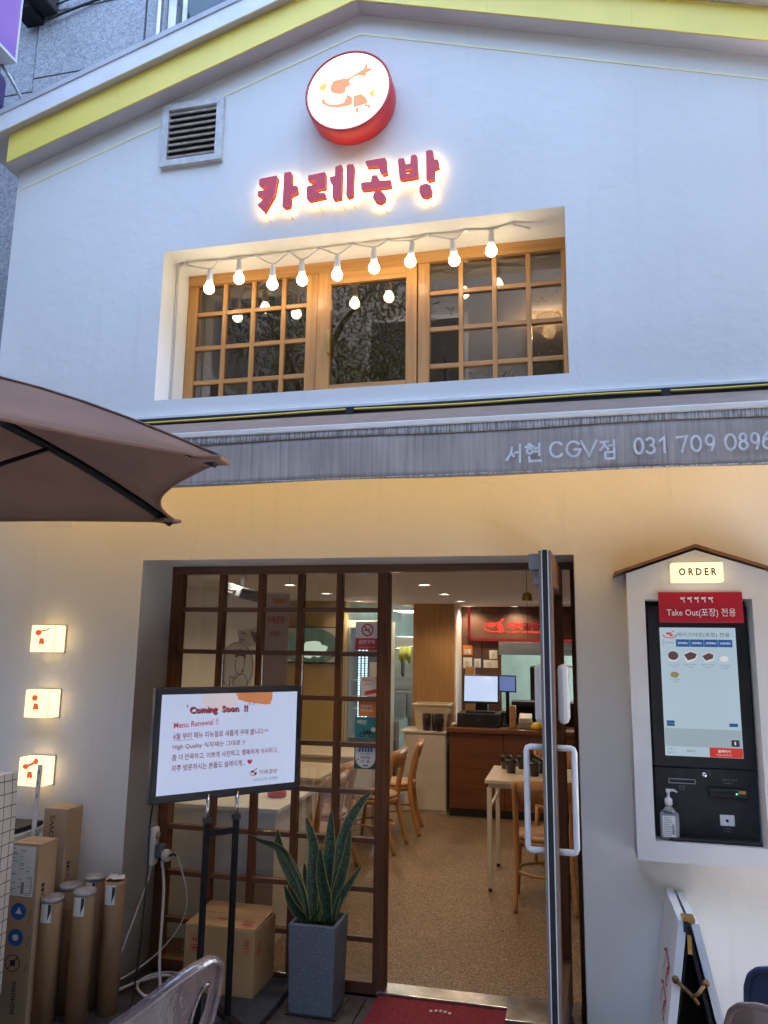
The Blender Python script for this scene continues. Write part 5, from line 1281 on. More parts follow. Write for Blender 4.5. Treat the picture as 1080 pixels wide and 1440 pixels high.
# ------------------------------------------------------------------ umbrella (hexagonal, pole off to the left)
um = thing('patio_umbrella', 'large brown patio umbrella reaching in from the left edge', 'umbrella', (-2.02, -1.93, -.02))
A_ = Vector((-.879, -1.84, 2.15)); B_ = Vector((-1.53, -.897, 2.15)); cen = Vector((-2.04, -1.93, 2.15)); apex = Vector((-2.04, -1.93, 2.50))
rim = [A_, B_]
r1 = A_ - cen; r2 = B_ - cen
rim += [cen + (B_ - A_) * .98 + r2 * .0 + (r2 - (B_ - A_)) * .0 + (B_ - A_) * 0 for _ in ()]
rim.append(Vector((-2.60, -1.03, 2.15))); rim.append(cen - r1 * .97); rim.append(cen - r2 * .97); rim.append(Vector((-1.42, -2.75, 2.15)))
canopy = MB(); nseg, nr = 10, 8
for k in range(6):
    p, q = rim[k], rim[(k + 1) % 6]; rows = []
    for i in range(nr + 1):
        t = i / nr; row = []
        a = apex.lerp(p, t); b = apex.lerp(q, t)
        for x in (a, b): x.z += .05 * math.sin(math.pi * t)
        for j in range(nseg + 1):
            s = j / nseg; v = a.lerp(b, s); bow = 4 * s * (1 - s)
            v = v.lerp(Vector((cen.x, cen.y, v.z)), (.03 if k == 5 else .11) * bow * t ** 2) + Vector((0, 0, -.035 * bow * math.sin(math.pi * t * .9)))
            row.append(canopy.bm.verts.new(v))
        rows.append(row)
    for i in range(nr):
        for j in range(nseg):
            if i == 0:
                f = canopy.bm.faces.new((rows[0][0], rows[1][j], rows[1][j + 1])) if False else None
            f = canopy.bm.faces.new((rows[i][j], rows[i + 1][j], rows[i + 1][j + 1], rows[i][j + 1])); f.smooth = True
bmesh.ops.remove_doubles(canopy.bm, verts=canopy.bm.verts[:], dist=.0005)
bmesh.ops.recalc_face_normals(canopy.bm, faces=canopy.bm.faces[:])
solid(canopy.bm, .003)
cano = canopy.build('canopy', 'umbrella_brown', um)
for k in range(6):
    p, q = rim[k], rim[(k + 1) % 6]; P = []
    for j in range(13):
        t_ = j / 12; v = p.lerp(q, t_); P.append(v.lerp(Vector((cen.x, cen.y, v.z)), (.03 if k == 5 else .11) * 4 * t_ * (1 - t_)) + Vector((0, 0, -.035 * 4 * t_ * (1 - t_) * math.sin(math.pi * .9))))
    T('hem', 'umbrella_brown', cano, P, .0055, 6)
    S_ = []
    for i in range(9):
        t_ = .05 + .95 * i / 8; v = apex.lerp(p, t_); v.z += .05 * math.sin(math.pi * t_) + .003; S_.append(v)
    T('seam', 'umbrella_brown', cano, S_, .004, 6)
for k in range(6):
    P = []
    for i in range(9):
        t = .06 + .92 * i / 8; v = apex.lerp(rim[k], t); v.z += .05 * math.sin(math.pi * t) - .022; P.append(v)
    rb_ = T('rib', 'black_metal', um, P, .015, 6)
    T('strut', 'black_metal', rb_, [P[4] - Vector((0, 0, .012)), cen + (rim[k] - cen).normalized() * .05 + Vector((0, 0, -.12))], .009, 6)
    d = (rim[k] - cen).normalized(); e = rim[k] - d * .07
    MB().obox(e.lerp(rim[k], .45) + Vector((0, 0, -.004)), (.085, .075, .014), Matrix.Rotation(math.atan2(d.y, d.x), 3, 'Z'), bev=.005).build('corner_pocket', 'umbrella_brown', um)
T('pole', 'black_metal', um, [(-2.04, -1.93, .0), (-2.04, -1.93, 2.62)], .022, 12)
MB().lathe([(.0, -.019), (.26, -.019), (.26, .03), (.05, .07), (.03, .20), (.0, .20)], (-2.04, -1.93, 0), 28).build('base', 'black_plastic', um)
MB().lathe([(.0, .13), (.012, .12), (.025, .07), (.03, .04), (.0, .035)], apex - Vector((0, 0, .02)), 14).build('finial', 'black_plastic', um)
MB().lathe([(.05, -.03), (.05, .02), (.024, .03)], (-2.04, -1.93, 2.02), 16).build('runner', 'black_plastic', um)

# ------------------------------------------------------------------ foreground chairs
def shell_chair(name, label, m, loc, rotz, tops, slots=(), rim_r=.013):
    """moulded plastic chair facing +Y: wrapped back whose top follows `tops` (degrees from the back centre, height)"""
    t = thing(name, label, 'chair', loc, rotz)
    def top(th):
        for (a, za), (b, zb) in zip(tops, tops[1:]):
            if a <= th <= b:
                k = (th - a) / (b - a); return za + (zb - za) * k
        return tops[-1][1]
    def pos(th, z):
        h = (z - .43) / .42; a = R(th - 90); lean = .07 * h + .02 * h * h
        return (math.cos(a) * (.245 + lean), math.sin(a) * (.245 + lean * 1.2), z)
    t0, t1 = tops[0][0], tops[-1][0]; nT, nH = 80, 26; rows = []
    for i in range(nT + 1):
        th = t0 + (t1 - t0) * i / nT; zt = top(th)
        rows.append([pos(th, .43 + (zt - .43) * j / nH) for j in range(nH + 1)])
    mb = MB(); V = [[mb.bm.verts.new(p) for p in r] for r in rows]
    for i in range(nT):
        th = t0 + (t1 - t0) * (i + .5) / nT
        for j in range(nH):
            zc = rows[i][j][2] * .5 + rows[i][j + 1][2] * .5
            if any(((th - a) / wa) ** 2 + ((zc - z) / wz) ** 2 < 1 for a, wa, z, wz in slots): continue
            f = mb.bm.faces.new((V[i][j], V[i + 1][j], V[i + 1][j + 1], V[i][j + 1])); f.smooth = True
    bd = [v for v in mb.bm.verts if v.is_boundary and .47 < v.co.z and any(((math.degrees(math.atan2(v.co.y, v.co.x)) + 90 - a) / (wa * 1.4)) ** 2 + ((v.co.z - z) / (wz * 1.4)) ** 2 < 1 for a, wa, z, wz in slots)]
    for _ in range(6): bmesh.ops.smooth_vert(mb.bm, verts=bd, factor=.5, use_axis_x=True, use_axis_y=True, use_axis_z=True)
    solid(mb.bm, .005)
    mb.build('back_shell', m, t, local=True, normals=False)
    edge = [pos(t0, .43 + (tops[0][1] - .43) * k / 6) for k in range(6)] + [pos(t0 + (t1 - t0) * i / nT, top(t0 + (t1 - t0) * i / nT)) for i in range(nT + 1)] + [pos(t1, .43 + (tops[-1][1] - .43) * k / 6) for k in range(5, -1, -1)]
    MB().tube(edge, rim_r, 8, flat=.7).build('rolled_rim', m, t, local=True)
    for a, wa, z, wz in slots:
        MB().tube([pos(a + wa * 1.02 * math.cos(R(k)), z + wz * 1.02 * math.sin(R(k))) for k in range(0, 360, 15)], .005, 6, closed=True).build('slot_rim', m, t, local=True)
    MB().lathe([(.0, .415), (.15, .418), (.235, .43), (.262, .45), (.262, .44), (.235, .42), (.15, .408), (.0, .405)], (0, 0, 0), 32).build('seat', m, t, local=True)
    for sx in (-1, 1):
        for sy in (-1, 1): T('leg', m, t, [(.17 * sx, .17 * sy, .42), (.24 * sx, .26 * sy, .0)], [.022, .015], 8, local=True)
    return t
shell_chair('plastic_armchair', 'smoked clear plastic armchair with hand slot in the left foreground', 'smoked_plastic', (-1.28, -1.55, -.02), R(60),
            [(-125, .60), (-90, .61), (-75, .625), (-60, .655), (-45, .70), (-30, .75), (-15, .805), (-4, .845), (5, .862), (13, .866), (19, .855), (24, .835), (28, .80), (31, .755), (33, .69)], [(17, 5.0, .725, .072)], .016)
sym = [(0, 0), (30, .0), (42, -.006), (50, -.022), (56, -.05), (60, -.09), (63, -.15)]
def back_tops(z): return [(-a, z + d) for a, d in sym[::-1]] + [(a, z + d) for a, d in sym[1:]]
shell_chair('bronze_chair', 'bronze brown plastic chair at the bottom right corner', 'bronze_plastic', (.625, -1.06, -.02), R(8), back_tops(.785))
shell_chair('blue_chair', 'dark blue plastic chair behind the bronze chair at right edge', 'blue_plastic', (.735, -.74, -.02), R(8), back_tops(.765))

# ================================================================== INTERIOR THINGS
def downlight(x, y, z, i, group='ceiling downlights in the shop', cat='ceiling light', lab=None):
    t = thing('ceiling_downlight', lab, cat, (x, y, z), group=group)
    MB().lathe([(.062, -.0005), (.062, -.006), (.050, -.008), (.048, -.002)], (x, y, z), 24).build('rim', 'white_plastic', t)
    MB().lathe([(.0, -.0030), (.0475, -.0030)], (x, y, z), 24).build('diffuser', 'downlight_glow', t)
    l = bpy.data.lights.new('downlight', 'SPOT'); l.energy = 10 * LK; l.color = (1.0, .74, .46); l.spot_size = R(150); l.spot_blend = .6; l.shadow_soft_size = .045
    o = bpy.data.objects.new('downlight', l); COL.objects.link(o); o.parent = t; o.location = (0, 0, -.02)
row_name = {0: 'nearest', 1: 'second', 2: 'third', 3: 'farthest'}
for i, y in enumerate((1.23, 2.32, 3.37, 4.44)): downlight(-1.10, y, 2.155, i, lab='%s of the ceiling downlights in the row over the aisle' % row_name[i])
for i, y in enumerate((1.18, 2.25, 3.235, 4.40)): downlight(-2.20, y, 2.155, i, lab='%s of the ceiling downlights in the row over the left tables' % row_name[i])
downlight(-.50, 1.2, 2.155, 0, lab='single ceiling downlight above the table right of the door')
downlight(-1.85, 5.26, 2.155, 0, lab='ceiling downlight just before the kitchen doorway')
for i, x in enumerate((-1.12, -.60)): downlight(x, 5.42, 2.155, 0, lab='small %s ceiling downlight close to the red wall sign' % ('left', 'right')[i])
kl = thing('kitchen_ceiling_panel', 'cool white light panel on the kitchen ceiling', 'ceiling light', (-1.8, 6.3, 2.15))
B('tray', 'white_plastic', kl, -2.2, -1.4, 6.0, 6.6, 2.130, 2.1545); B('diffuser', 'kitchen_panel', kl, -2.18, -1.42, 6.02, 6.58, 2.1265, 2.1298)
kl2 = thing('kitchen_ceiling_panel', 'cool white light panel over the kitchen pass', 'ceiling light', (0, 6.5, 2.15))
B('tray', 'white_plastic', kl2, -.5, .5, 6.4, 6.8, 2.130, 2.1545); B('diffuser', 'kitchen_panel', kl2, -.48, .48, 6.42, 6.78, 2.1265, 2.1298)
for (x, y, lab) in ((-1.35, 2.9, 'dark round ceiling vent'), (-1.0, 3.9, 'dark round ceiling vent')):
    pass

ul = thing('upper_floor_light', 'small round ceiling light glowing inside the upper right lattice', 'ceiling light', (-.08, 1.915, 4.14))
MB().lathe([(.0, -.030), (.07, -.028), (.085, -.012), (.085, -.0005)], (-.08, 1.915, 4.139), 24).build('shade', 'order_shade', ul)
l_ = bpy.data.lights.new('upper_floor_light', 'POINT'); l_.energy = 3.0 * LK; l_.color = (1.0, .74, .46); l_.shadow_soft_size = .05
o_ = bpy.data.objects.new('upper_floor_light', l_); COL.objects.link(o_); o_.parent = ul; o_.location = (0, 0, -.12)

# counter and the things on it
co = thing('service_counter', 'brown wood service counter at the back of the room', 'counter', (-.1, 4.6, 0))
B('counter_body', 'dark_void', co, -1.215, 1.0, 4.43, 4.90, .0005, .82)
B('countertop', 'counter_wood', co, -1.235, 1.01, 4.36, 4.95, .8205, .862, bev=.004); B('plinth', 'dark_void', co, -1.21, 1.0, 4.415, 4.4295, .0008, .075)
for k in range(4):
    a = -1.212 + k * .552; B('panel', 'counter_wood', co, a, a + .548, 4.408, 4.4295, .0765, .8195, bev=.002)
cab = thing('low_cabinet', 'white low cabinet left of the brown counter', 'cabinet', (-1.48, 4.65, 0))
B('carcass', 'cabinet_white', cab, -1.695, -1.255, 4.475, 4.86, .0005, .785); B('top', 'cabinet_white', cab, -1.735, -1.250, 4.445, 4.88, .7855, .812, bev=.006)
B('door', 'cabinet_white', cab, -1.685, -1.265, 4.460, 4.4745, .03, .775, bev=.003); MB().lathe([(.0, .02), (.012, .016), (.012, .004), (.005, 0)], (-1.655, 4.4598, .55), 12, RX).build('knob', 'white_plastic', cab)
bk = thing('plastic_tub', 'cream plastic tub standing on the white low cabinet', 'tub', (-1.43, 4.66, .812))
m_ = MB(); b0 = [(-1.585, 4.56, .814), (-1.275, 4.56, .814), (-1.275, 4.80, .814), (-1.585, 4.80, .814)]; t0 = [(-1.615, 4.53, 1.065), (-1.245, 4.53, 1.065), (-1.245, 4.83, 1.065), (-1.615, 4.83, 1.065)]
Vb = [m_.bm.verts.new(p) for p in b0]; Vt = [m_.bm.verts.new(p) for p in t0]; m_.bm.faces.new(Vb[::-1])
for k in range(4): m_.bm.faces.new((Vb[k], Vb[(k + 1) % 4], Vt[(k + 1) % 4], Vt[k]))
solid(m_.bm, .004); m_.build('tub_body', 'cream_plastic', bk)
mrim = MB(); mrim.box(-1.632, -1.228, 4.516, 4.53, 1.060, 1.080, bev=.004); mrim.box(-1.632, -1.228, 4.83, 4.844, 1.060, 1.080, bev=.004); mrim.box(-1.632, -1.6155, 4.5302, 4.8298, 1.060, 1.080); mrim.box(-1.2445, -1.228, 4.5302, 4.8298, 1.060, 1.080); mrim.build('rim', 'cream_plastic', bk)
for (x, y, lab) in ((-1.465, 4.49, 'left one of the smoky tumblers standing before the cream tub'), (-1.372, 4.52, 'middle smoky tumbler, partly behind another before the cream tub'), (-1.325, 4.475, 'right one of the smoky tumblers standing before the cream tub')):
    t = MB().lathe([(.030, .813), (.040, .813), (.046, .985), (.043, .985), (.037, .82), (.0, .82)], (x, y, 0), 20).build('tumbler', 'tumbler_plastic', None); tag(t, lab, 'tumbler', 'smoky tumblers on the low cabinet')
po = thing('pos_terminal', 'cash register with lit white screen on the counter', 'cash register', (-.92, 4.62, .862))
B('cash_drawer', 'black_plastic', po, -1.145, -.705, 4.50, 4.90, .863, 1.0, bev=.005); B('keyboard', 'black_matte', po, -1.06, -.76, 4.52, 4.66, 1.0005, 1.022, bev=.004)
MB().obox((-.913, 4.67, 1.238), (.385, .035, .30), Matrix.Rotation(R(-10), 3, 'X'), bev=.006).build('monitor', 'black_plastic', po)
MB().obox((-.913, 4.651, 1.245), (.350, .002, .262), Matrix.Rotation(R(-10), 3, 'X')).build('display', 'pos_display', po)
pr = Print((-.78, 4.640, 1.14), (1, 0, 0), (0, .17, .985), off=.004); pr.disc(-.03, .05, .02, .014); pr.build('desktop_icon', 'display_blue', po)
B('stand_neck', 'black_plastic', po, -.98, -.85, 4.70, 4.80, 1.0005, 1.10); MB().lathe([(.0, .004), (.007, .003), (.007, 0)], (-.93, 4.4998, .935), 10, RX).build('lock', 'chrome', po)
s2 = thing('order_tablet', 'smaller dim blue screen on a pole beside the cash register', 'tablet', (-.63, 4.68, .862))
MB().obox((-.640, 4.70, 1.30), (.20, .02, .175), Matrix.Rotation(R(-12), 3, 'Z'), bev=.004).build('frame', 'black_plastic', s2); MB().obox((-.6425, 4.6885, 1.30), (.175, .002, .15), Matrix.Rotation(R(-12), 3, 'Z')).build('display', 'pos_display_dim', s2)
T('pole', 'black_metal', s2, [(-.64, 4.73, .864), (-.64, 4.73, 1.25)], .02, 8); MB().lathe([(.0, .863), (.08, .863), (.08, .875), (.0, .88)], (-.64, 4.73, 0), 18).build('foot', 'black_metal', s2)
pr_ = thing('receipt_printer', 'grey and white receipt printer on the counter', 'printer', (-.45, 4.6, .862))
B('body', 'grey_plastic', pr_, -.52, -.38, 4.52, 4.68, .863, .935, bev=.008); MB().obox((-.45, 4.58, .965), (.13, .14, .05), Matrix.Rotation(R(18), 3, 'X'), bev=.01).build('cover', 'white_plastic', pr_)
yt = MB(); yt.lathe([(.0, .863), (.055, .863), (.07, .885), (.05, .92), (.02, .935), (.0, .937)], (-.33, 4.50, 0), 14); yt.tube([(-.30, 4.5, .90), (-.26, 4.49, .91), (-.22, 4.5, .875)], [.03, .025, .02], 8)
tag(yt.build('cleaning_cloth', 'yellow_toy', None), 'crumpled yellow cloth lying on the counter by the door edge', 'cloth')
bt = MB().box(-.61, -.545, 4.52, 4.60, .8625, 1.09, bev=.01).build('wooden_holder', 'panel_wood', None); tag(bt, 'upright wooden holder between tablet pole and receipt printer', 'holder')
sg = thing('counter_shelf', 'dark shelf unit behind the counter by the kitchen pass', 'shelf', (-.2, 5.0, 0))
B('board', 'black_matte', sg, -.62, 1.0, 4.99, 5.30, 1.06, 1.10); B('board', 'black_matte', sg, -.62, 1.0, 4.99, 5.30, .70, .74); B('back', 'black_matte', sg, -.62, 1.0, 5.305, 5.32, .1, 1.055)
for x in (-.60, .2, .98): B('upright', 'black_matte', sg, x - .012, x + .012, 5.0, 5.30, .0005, .6995)
wb = MB(); wb.tube([(-1.2, 4.55, .875), (-1.17, 4.5, .89), (-1.15, 4.52, .878), (-1.2, 4.5, .885)], .018, 8)
tag(wb.build('paper_bag', 'paper_white', None), 'small crumpled white bag at the left counter end', 'bag')

# wall sign of the back wall
ws = thing('wall_sign', 'brown wall board with red lit emblem and letters above the pass', 'sign', (-.55, 5.58, 1.9))
B('board', 'brown_tile', ws, -1.145, .9, 5.588, 5.6045, 1.755, 2.075, bev=.003)
pth = [(-1.15, 5.575, 2.15), (-1.15, 5.575, 1.83), (-1.143, 5.575, 1.795), (-1.118, 5.575, 1.772), (-1.08, 5.575, 1.765), (.92, 5.575, 1.765)]
T('neon_tube', 'neon_red_dim', ws, pth, .014, 8)
pr = Print((0, 5.587, 0), off=.004); 
pr.stroke(arc(-.86, 1.905, .105, .045, 170, 370, 16), .016); pr.disc(-.885, 1.940, .055, .030); pr.stroke([(-.86, 1.945), (-.78, 1.975), (-.745, 2.01)], .018); pr.disc(-.785, 1.925, .035, .035); pr.poly([(-.80, 1.90), (-.76, 1.905), (-.73, 1.855), (-.80, 1.85)]); pr.disc(-.955, 1.945, .016)
pr.text('카레', -.705, 1.888, w=.18, h=.085, bold=.05); pr.text('CURRY WORKSHOP', -.70, 1.845, w=.44, h=.026, bold=.02)
pr.build('red_lettering', 'neon_red', ws)
Print((0, 5.587, 0), off=.004).text('공방', -.515, 1.890, w=.19, h=.080, bold=.03).build('dim_lettering', 'neon_red_dim', ws)
pd = thing('kitchen_pass', 'bright greenish kitchen pass opening in the brown back wall', 'serving hatch', (.1, 5.62, .93))
B('hood_front', 'steel', pd, -.80, 1.02, 5.56, 5.604, 1.595, 1.745, bev=.004); B('shelf', 'steel', pd, -.45, 1.0, 5.75, 6.05, 1.46, 1.475); B('pass_sill', 'steel', pd, -.7995, 1.02, 5.56, 5.75, .9305, .955)
B('side_trim', 'brown_frame', pd, -.806, -.775, 5.585, 5.604, .956, 1.594); B('upright', 'black_matte', pd, -.45, -.40, 5.72, 5.78, .956, 1.455)
ck = thing('kitchen_pot', 'dark cooking pot standing on the kitchen pass', 'pot', (-.1, 5.7, .955))
MB().lathe([(.0, .957), (.10, .957), (.12, 1.06), (.115, 1.06), (.1, .97), (.0, .97)], (-.10, 5.66, 0), 20).build('pot_body', 'black_plastic', ck); T('handle', 'black_plastic', ck, [(.02, 5.66, 1.045), (.2, 5.64, 1.075)], .014, 8)

# paper notices on the back wall (no QR codes)
for (x0, x1, z0, z1, m, lab) in ((-1.228, -1.115, 1.585, 1.70, 'print_orange', 'orange notice on the brown tiles left of the wall sign'), (-1.225, -1.120, 1.43, 1.555, 'paper_white', 'white square notice below the orange one'), (-1.105, -1.005, 1.43, 1.555, 'print_blue', 'blue-edged square notice beside the white one'), (-.915, -.82, 1.545, 1.645, 'paper_white', 'small pale notice above the long strip'), (-.985, -.815, 1.44, 1.53, 'paper_white', 'long white paper strip under the wall sign')):
    t = thing('wall_notice', lab, 'notice', ((x0 + x1) / 2, 5.6, z0), group='paper notices on the brown wall')
    B('sheet', m, t, x0, x1, 5.6025, 5.6045, z0, z1)
    if m == 'print_orange': B('inset', 'paper_white', t, x0 + .02, x1 - .02, 5.6010, 5.6023, z0 + .01, z0 + .07)
    if m == 'print_blue': B('inset', 'paper_white', t, x0 + .012, x1 - .012, 5.6010, 5.6023, z0 + .012, z1 - .012)
    pr = Print((x0, 5.6008 if m != 'paper_white' else 5.6025, z0), off=.0012)
    for k in range(5): pr.rect((x1 - x0) * .25, (x1 - x0) * (.5 + .25 * random.random()), (z1 - z0) * (.15 + .12 * k), (z1 - z0) * (.19 + .12 * k))
    pr.build('print', 'print_grey', t)
wr = B('menu_holder', 'panel_wood', None, -1.115, -1.01, 4.93, 4.96, .866, 1.465, bev=.004); tag(wr, 'upright wooden menu holder behind the cash register', 'holder')

# kitchen doorway things
fr = thing('steel_refrigerator', 'stainless kitchen refrigerator through the doorway left of the wood screen', 'refrigerator', (-2.0, 5.9, 0))
B('cabinet', 'steel', fr, -2.36, -1.82, 5.75, 6.4, .05, 1.80, bev=.01); B('upper_door', 'steel', fr, -2.355, -1.825, 5.715, 5.7495, 1.15, 1.79, bev=.008); B('lower_door', 'steel', fr, -2.355, -1.825, 5.715, 5.7495, .08, 1.14, bev=.008)
T('handle', 'black_plastic', fr, [(-1.98, 5.712, 1.32), (-1.98, 5.66, 1.34), (-1.98, 5.66, 1.62), (-1.98, 5.712, 1.64)], .013, 8)
tr_ = thing('towel_rail', 'steel rail with a folded yellow-green towel in the kitchen doorway', 'towel rail', (-1.85, 5.3, 1.65))
T('rail', 'chrome', tr_, [(-2.3, 5.25, 1.60), (-1.78, 5.32, 1.67)], .010, 8)
mt_ = MB(); VV = []
for i in range(13):
    x = -1.93 + i * .0125; w_ = .02 * math.sin(i * 1.3)
    VV.append([mt_.bm.verts.new((x, 5.285 - w_ * .6 + .02, 1.56 - .02 * math.sin(i))), mt_.bm.verts.new((x, 5.29, 1.667)), mt_.bm.verts.new((x - .006, 5.275, 1.668)), mt_.bm.verts.new((x - .01, 5.262 - w_, 1.50 + .03 * math.cos(i * .9)))])
for a, b in zip(VV, VV[1:]):
    for k in range(3): f = mt_.bm.faces.new((a[k], b[k], b[k + 1], a[k + 1])); f.smooth = True
solid(mt_.bm, .004)
mt_.build('towel', 'towel_green', None, normals=False); bpy.data.objects['towel']['label'] = 'yellow-green towel hanging over the kitchen rail'; bpy.data.objects['towel']['category'] = 'towel'
st2 = thing('kitchen_stove', 'dark steel cooking unit low in the kitchen doorway', 'stove', (-2.0, 5.4, 0))
B('body', 'steel', st2, -2.36, -1.90, 5.15, 5.65, .0005, .84, bev=.006); B('backsplash', 'steel', st2, -2.36, -1.93, 5.62, 5.66, .8405, 1.10); B('door', 'black_plastic', st2, -2.33, -1.95, 5.135, 5.1495, .2, .62, bev=.004)

# drinks fridge with led columns
df = thing('drinks_fridge', 'glass-door drinks fridge with bright bluish led columns', 'refrigerator', (-2.14, 4.75, 0))
B('back', 'white_plastic', df, -2.365, -1.955, 5.08, 5.12, .0005, 1.95); B('side', 'white_plastic', df, -2.365, -2.345, 4.52, 5.0795, .0005, 1.95); B('side', 'white_plastic', df, -1.975, -1.955, 4.52, 5.0795, .0005, 1.95)
B('header', 'white_plastic', df, -2.344, -1.976, 4.52, 5.0795, 1.87, 1.95); B('plinth', 'white_plastic', df, -2.344, -1.976, 4.52, 5.0795, .0008, .40)
B('glass_door', 'window_glass', df, -2.343, -1.977, 4.500, 4.508, .41, 1.865); B('door_frame', 'white_plastic', df, -2.343, -2.318, 4.509, 4.5195, .41, 1.865)
for z in (.70, 1.0, 1.3, 1.58): B('shelf', 'white_metal', df, -2.343, -1.977, 4.56, 5.06, z, z + .012)
ml = MB()
for xc in (-2.215, -2.175, -2.135):
    for k in range(44): ml.box(xc - .011, xc + .011, 4.525, 4.530, .71 + k * .026, .71 + k * .026 + .016)
ml.build('led_column', 'fridge_led', df)
B('sign_sheet', 'paper_white', df, -2.09, -1.985, 4.4975, 4.4995, 1.28, 1.5)

# tv on the yellow wall
tvw = thing('wall_television', 'flat television showing a pan of white food on the yellow wall', 'television', (-2.75, 4.45, 1.5))
B('cabinet', 'black_plastic', tvw, -3.085, -2.405, 4.43, 4.4985, 1.475, 1.872, bev=.005)
B('display', 'print_white', tvw, -3.07, -2.42, 4.4285, 4.4298, 1.495, 1.86)
pr = Print((-2.745, 4.4284, 1.66)); pr.concave([(.325 * math.cos(R(a)) * (1 if True else 0), max(-.165, min(.2, .20 * math.sin(R(a))))) for a in range(0, 360, 10)]); pr.build('pan_image', 'tv_dark', tvw)
pr = Print((-2.745, 4.4276, 1.66)); pr.concave([(-.16, -.02), (-.12, .03), (-.09, .0), (-.05, .05), (0, .055), (.05, .06), (.11, .05), (.13, .02), (.20, .0), (.17, -.08), (.09, -.12), (.04, -.10), (.0, -.13), (-.10, -.11), (-.15, -.07)]); pr.build('food_image', 'tv_white', tvw)
# framed board, oval sign, equipment box, banner on the left wall
bd = thing('menu_board', 'tilted cream menu board on the left inner wall above the oval sign', 'menu board', (-2.35, 1.62, 1.66))
MB().obox((-2.285, 1.64, 1.715), (.145, .012, .13), Matrix.Rotation(R(-10), 3, 'Y')).build('board', 'interior_white', bd); pr = Print((-2.285, 1.6335, 1.715), (.985, 0, -.17), (.17, 0, .985), off=.001); pr.text('Side', -.06, .02, w=.04, h=.02, bold=.02); pr.rect(-.06, -.02, -.02, -.015); pr.rect(-.06, -.03, -.035, -.03); pr.build('lettering', 'print_black', bd)
pr = Print((-2.285, 1.6335, 1.715), (.985, 0, -.17), (.17, 0, .985), off=.001); pr.poly([(.01, .055), (.07, .045), (.07, -.03), (.04, -.0)]); pr.build('photo_patch', 'counter_wood', bd)
ov = thing('oval_standee', 'white oval standee with line drawing behind the lattice window', 'standee', (-2.36, 1.6, .1))
MB().lathe([(.0, .012), (.135, .012), (.14, .006), (.14, 0), (.0, 0)], (-2.345, 1.61, 1.50), 40, RX @ Matrix.Diagonal((1, 1.35, 1))).build('board', 'paper_white', ov)
pr = Print((-2.345, 1.5975, 1.50), off=.001); pr.stroke(arc(.0, .01, .125, .17, 0, 360, 40), .004); pr.stroke([(-.01, .05), (-.012, .0), (.0, -.03), (.03, -.05), (.055, -.02), (.06, .06)], .005); pr.stroke([(.0, -.04), (-.02, -.10), (-.02, -.17)], .005); pr.stroke(arc(.04, -.12, .05, .08, 150, 0, 12), .005); pr.stroke([(-.045, -.06), (-.02, -.07), (-.02, -.14), (-.05, -.15), (-.045, -.06)], .005); pr.disc(.045, -.02, .006); pr.build('line_drawing', 'print_black', ov)
pr = Print((-2.345, 1.5975, 1.50), off=.001); pr.concave([(-.015, .07), (-.012, .11), (.02, .135), (.055, .125), (.07, .09), (.062, .05), (.05, .08), (.02, .085)]); pr.build('hair_print', 'counter_wood', ov)
T('stand_rod', 'black_metal', ov, [(-2.345, 1.625, 0), (-2.345, 1.625, 1.4)], .010, 8); MB().lathe([(.0, .0005), (.13, .0005), (.13, .012), (.0, .016)], (-2.345, 1.625, 0), 20).build('foot', 'black_metal', ov)
eq = thing('ceiling_projector', 'grey projector hung under the ceiling behind the top lattice panes', 'projector', (-2.24, 1.35, 1.95))
MB().obox((-2.215, 1.33, 2.030), (.20, .22, .075), Matrix.Rotation(R(18), 3, 'Y') @ Matrix.Rotation(R(-20), 3, 'Z'), bev=.01).build('body', 'blue_grey_plastic', eq); T('mount', 'grey_plastic', eq, [(-2.215, 1.35, 2.06), (-2.215, 1.35, 2.154)], .02, 10)
T('lead', 'black_cable', eq, smooth_pts([(-2.29, 1.25, 2.12), (-2.285, 1.22, 2.06), (-2.25, 1.20, 2.035), (-2.2, 1.21, 2.03)]), .007, 6)
bn = thing('hanging_banner', 'pale pink hanging banner with orange blot and red letters behind the lattice', 'banner', (-1.82, 1.0, 1.1))
B('sheet', 'paper_pink', bn, -1.905, -1.735, 1.0, 1.003, 1.16, 1.99)
pr = Print((-1.905, 1.0, 1.16), off=.001); pr.disc(.10, .80, .045, .03, a0=180, a1=360, n=14); pr.build('orange_blot', 'print_orange', bn); pr = Print((-1.905, 1.0, 1.16), off=.001); pr.text('카레공방', .02, .64, w=.12, h=.05, bold=.02); pr.text('신메뉴', .04, .56, w=.08, h=.035, bold=.02); pr.build('lettering', 'print_red', bn)
T('rod', 'white_metal', bn, [(-1.915, 1.002, 1.995), (-1.725, 1.002, 1.995)], .006, 8); 
for x in (-1.9, -1.74): T('cord', 'black_cable', bn, [(x, 1.002, 2.0), (x, 1.002, 2.154)], .0015, 5)

